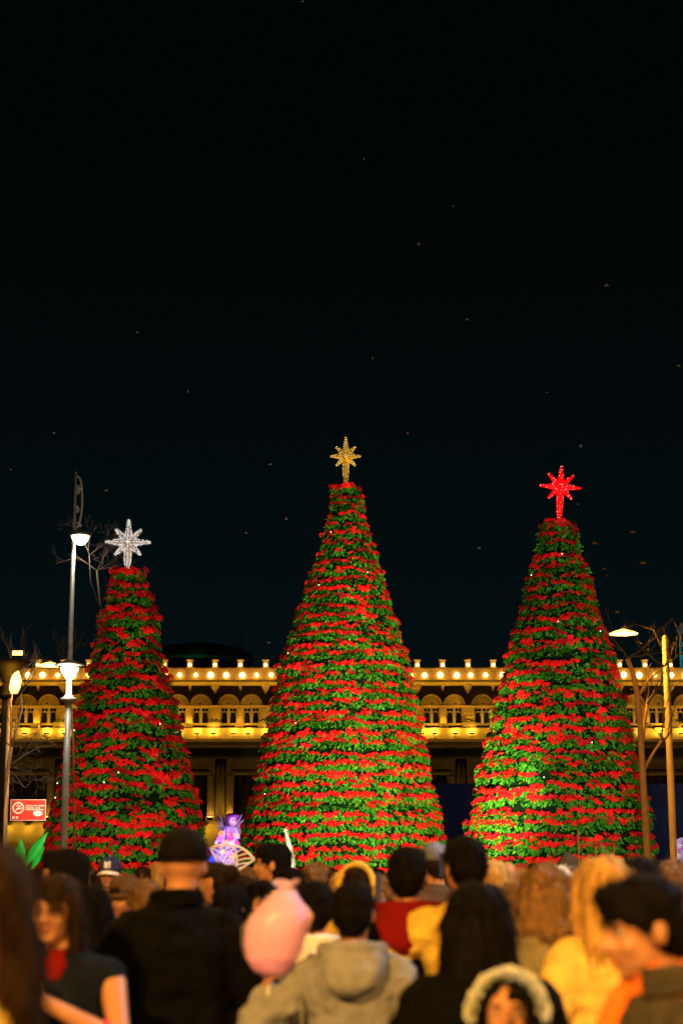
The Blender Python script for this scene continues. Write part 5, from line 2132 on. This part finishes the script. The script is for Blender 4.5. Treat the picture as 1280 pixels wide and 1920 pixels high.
    spots = [(30, 1622, 16), (70, 1628, 19), (165, 1620, 22), (186, 1632, 17), (268, 1622, 15), (295, 1616, 20), (385, 1626, 24), (415, 1632, 16), (462, 1624, 18), (560, 1630, 21), (622, 1626, 16), (640, 1634, 14),
             (705, 1628, 18), (722, 1636, 13), (805, 1622, 19), (842, 1630, 15), (905, 1622, 17), (975, 1626, 20), (1000, 1618, 24), (1090, 1624, 18), (1150, 1622, 16), (1178, 1626, 21), (1228, 1620, 18), (1255, 1630, 14), (330, 1630, 13), (520, 1634, 15), (780, 1634, 15), (1035, 1632, 13)]
    r = random.Random(77)
    for i, (x, y, D) in enumerate(spots):
        k = kinds[i % len(kinds)]
        person(x, y, D, r.choice((0, 10, -15, 30, -30)), k[0], ('coat', k[1]), k[2], L=0.24, voxel=0.024, seed=i % len(kinds), group='people deep in the crowd', face_parts=False)


# pink cotton candy in its bag
def cotton_candy():
    D = 6.17
    c = P(519, 1752, D)
    hand = P(503, 1843, D)
    o = empty('cotton_candy', (hand.x, D, hand.z - 0.05))
    tag(o, 'tied bag of pink cotton candy on a stick held up by the grey hoodie', 'cotton candy')
    k = D / F_PX
    org = Vector(o.location)
    X = lambda px, py: P(px, py, D) - org
    mb = MB()
    prof = [(1832, 506, 12), (1822, 507, 30), (1800, 509, 46), (1770, 513, 55), (1740, 519, 58), (1715, 525, 52), (1695, 530, 38), (1678, 534, 23), (1668, 536, 15)]
    for (py, px, hw) in prof:
        pass
    rings = []
    for (py, px, hw) in prof:
        q = X(px, py)
        rings.append((q.x, q.y, q.z, hw * k, hw * k * 0.8))
    mb.loft(rings, 28)
    me = remesh(mb, 0.009, 4, 'candy_floss')
    ruffle(me, 0.005, 9, (1, 1, 0.7), 3)
    me = add_strands(me, 500, 0.014, 4, 0.3, 0.8, 0.0010)
    me.materials.append(mat('pink_floss', (0.95, 0.46, 0.84), 0.95, 0.10, 14, 0.3, 90, spec=0.1, trans=0.25))
    link('candy_floss', me, o)
    film = bpy.data.materials.new('clear_bag_film')
    film.use_nodes = True
    b = film.node_tree.nodes['Principled BSDF']
    b.inputs['Base Color'].default_value = (1.0, 0.85, 0.87, 1)
    b.inputs['Roughness'].default_value = 0.22
    b.inputs['Transmission Weight'].default_value = 0.0
    b.inputs['Alpha'].default_value = 0.14
    mb = MB()
    fr = []
    for (py, px, hw) in prof[2:]:
        q = X(px, py)
        fr.append((q.x, q.y, q.z, hw * k + 0.008, hw * k * 0.8 + 0.008))
    mb.loft(fr, 40)
    me = remesh(mb, 0.009, 2, 'bag')
    ruffle(me, 0.010, 16, (1, 1, 0.25), 6)
    me.materials.append(film)
    link('bag', me, o)
    # gathered neck and frill, plus the bag's loose corner
    mb = MB()
    t = X(536, 1668)
    n = 26
    v = []
    for (dz, rr, wv) in ((-0.01, 0.020, 0), (0.006, 0.022, 0.2), (0.018, 0.034, 0.3), (0.032, 0.040, 0.4)):
        for q in range(n):
            a = 2 * math.pi * q / n
            w_ = 1 + wv * math.sin(5 * a)
            v.append((t.x + rr * w_ * math.cos(a), t.y + rr * w_ * math.sin(a), t.z + dz + 0.012 * wv * math.cos(3 * a)))
    mb.add(v, [(i * n + q, i * n + (q + 1) % n, (i + 1) * n + (q + 1) % n, (i + 1) * n + q) for i in range(3) for q in range(n)])
    fm = mat('gathered_film', (0.80, 0.50, 0.48), 0.35, 0.1, 10, spec=0.5, trans=0.4)
    mb.build('bag_neck', fm, o, smooth=True)
    mb = MB()
    a, b_, c_ = X(560, 1690), X(586, 1722), X(566, 1742)
    mb.tube([X(550, 1698), X(566, 1706), X(582, 1718), X(574, 1734), X(562, 1746)], [0.012, 0.022, 0.012, 0.016, 0.01], 10, round_ends=True)
    mb.build('bag_corner', fm, o, smooth=True)
    mb = MB()
    p0, p1 = X(506, 1826), X(502, 1866)
    mb.tube([p0, p1], 0.006, 8)
    mb.build('stick', mat('paper_stick', (0.7, 0.66, 0.58), 0.7, 0.05), o)


def phone(px, py, D, label, rz=0):
    p = P(px, py, D)
    o = empty('phone', p, R(rz))
    tag(o, label, 'phone')
    mb = MB()
    mb.box(-0.037, 0.037, -0.004, 0.004, -0.075, 0.075)
    mb.build('case', mat('phone_case', (0.02, 0.02, 0.025), 0.3), o, bevel=0.004)
    mb = MB()
    mb.box(-0.034, 0.034, -0.0052, -0.0042, -0.070, 0.070)
    mb.build('screen', glow('phone_screen', (0.5, 0.6, 0.9), 0.03, (0.02, 0.02, 0.02)), o)


def lattice():
    D = 15.0
    b = P(432, 1650, D)
    o = empty('lattice_fan', (b.x, D, b.z - 0.25))
    tag(o, 'cream openwork lattice fan held above heads beside the violet angel', 'fan')
    org = Vector(o.location)
    m = mat('cream_weave', (0.8, 0.7, 0.55), 0.8, 0.15, 20)
    a = P(414, 1598, D) - org
    c = P(452, 1634, D) - org
    base = P(424, 1648, D) - org
    mb = MB()

    def at(u, v):
        ang = R(118 - 84 * u)
        rr = 0.05 + 0.24 * v
        return base + Vector((rr * math.cos(ang), -0.03 * math.sin(u * 9), rr * math.sin(ang)))

    n = 7
    for i in range(-n, n + 1):
        for sgn in (1, -1):
            pts = []
            for t in range(9):
                v = t / 8
                u = i / n + sgn * v * 0.55 + (0.5 if sgn > 0 else 0.5) * 0.0
                if 0 <= u <= 1:
                    pts.append(at(u, v))
            if len(pts) > 2:
                mb.tube(pts, 0.0075, 5)
    mb.build('lattice', m, o)
    mb = MB()
    mb.tube([at(t / 12, 1.0) for t in range(13)], 0.011, 6)
    mb.tube([at(0, t / 6) for t in range(7)], 0.010, 6)
    mb.tube([at(1, t / 6) for t in range(7)], 0.010, 6)
    mb.build('rim', m, o)
    mb = MB()
    mb.tube([at(0.5, 0.05), Vector((0, 0, 0.0))], 0.012, 8)
    mb.build('handle', m, o)


angel()
green_leaves()
small_decor()
flecks()
crowd()
cotton_candy()
phone(708, 1664, 8.6, 'dark phone held up beside the mustard hood', 72)
phone(828, 1622, 10.8, 'dark phone held up beside the grey-blue cap', -75)
lattice()
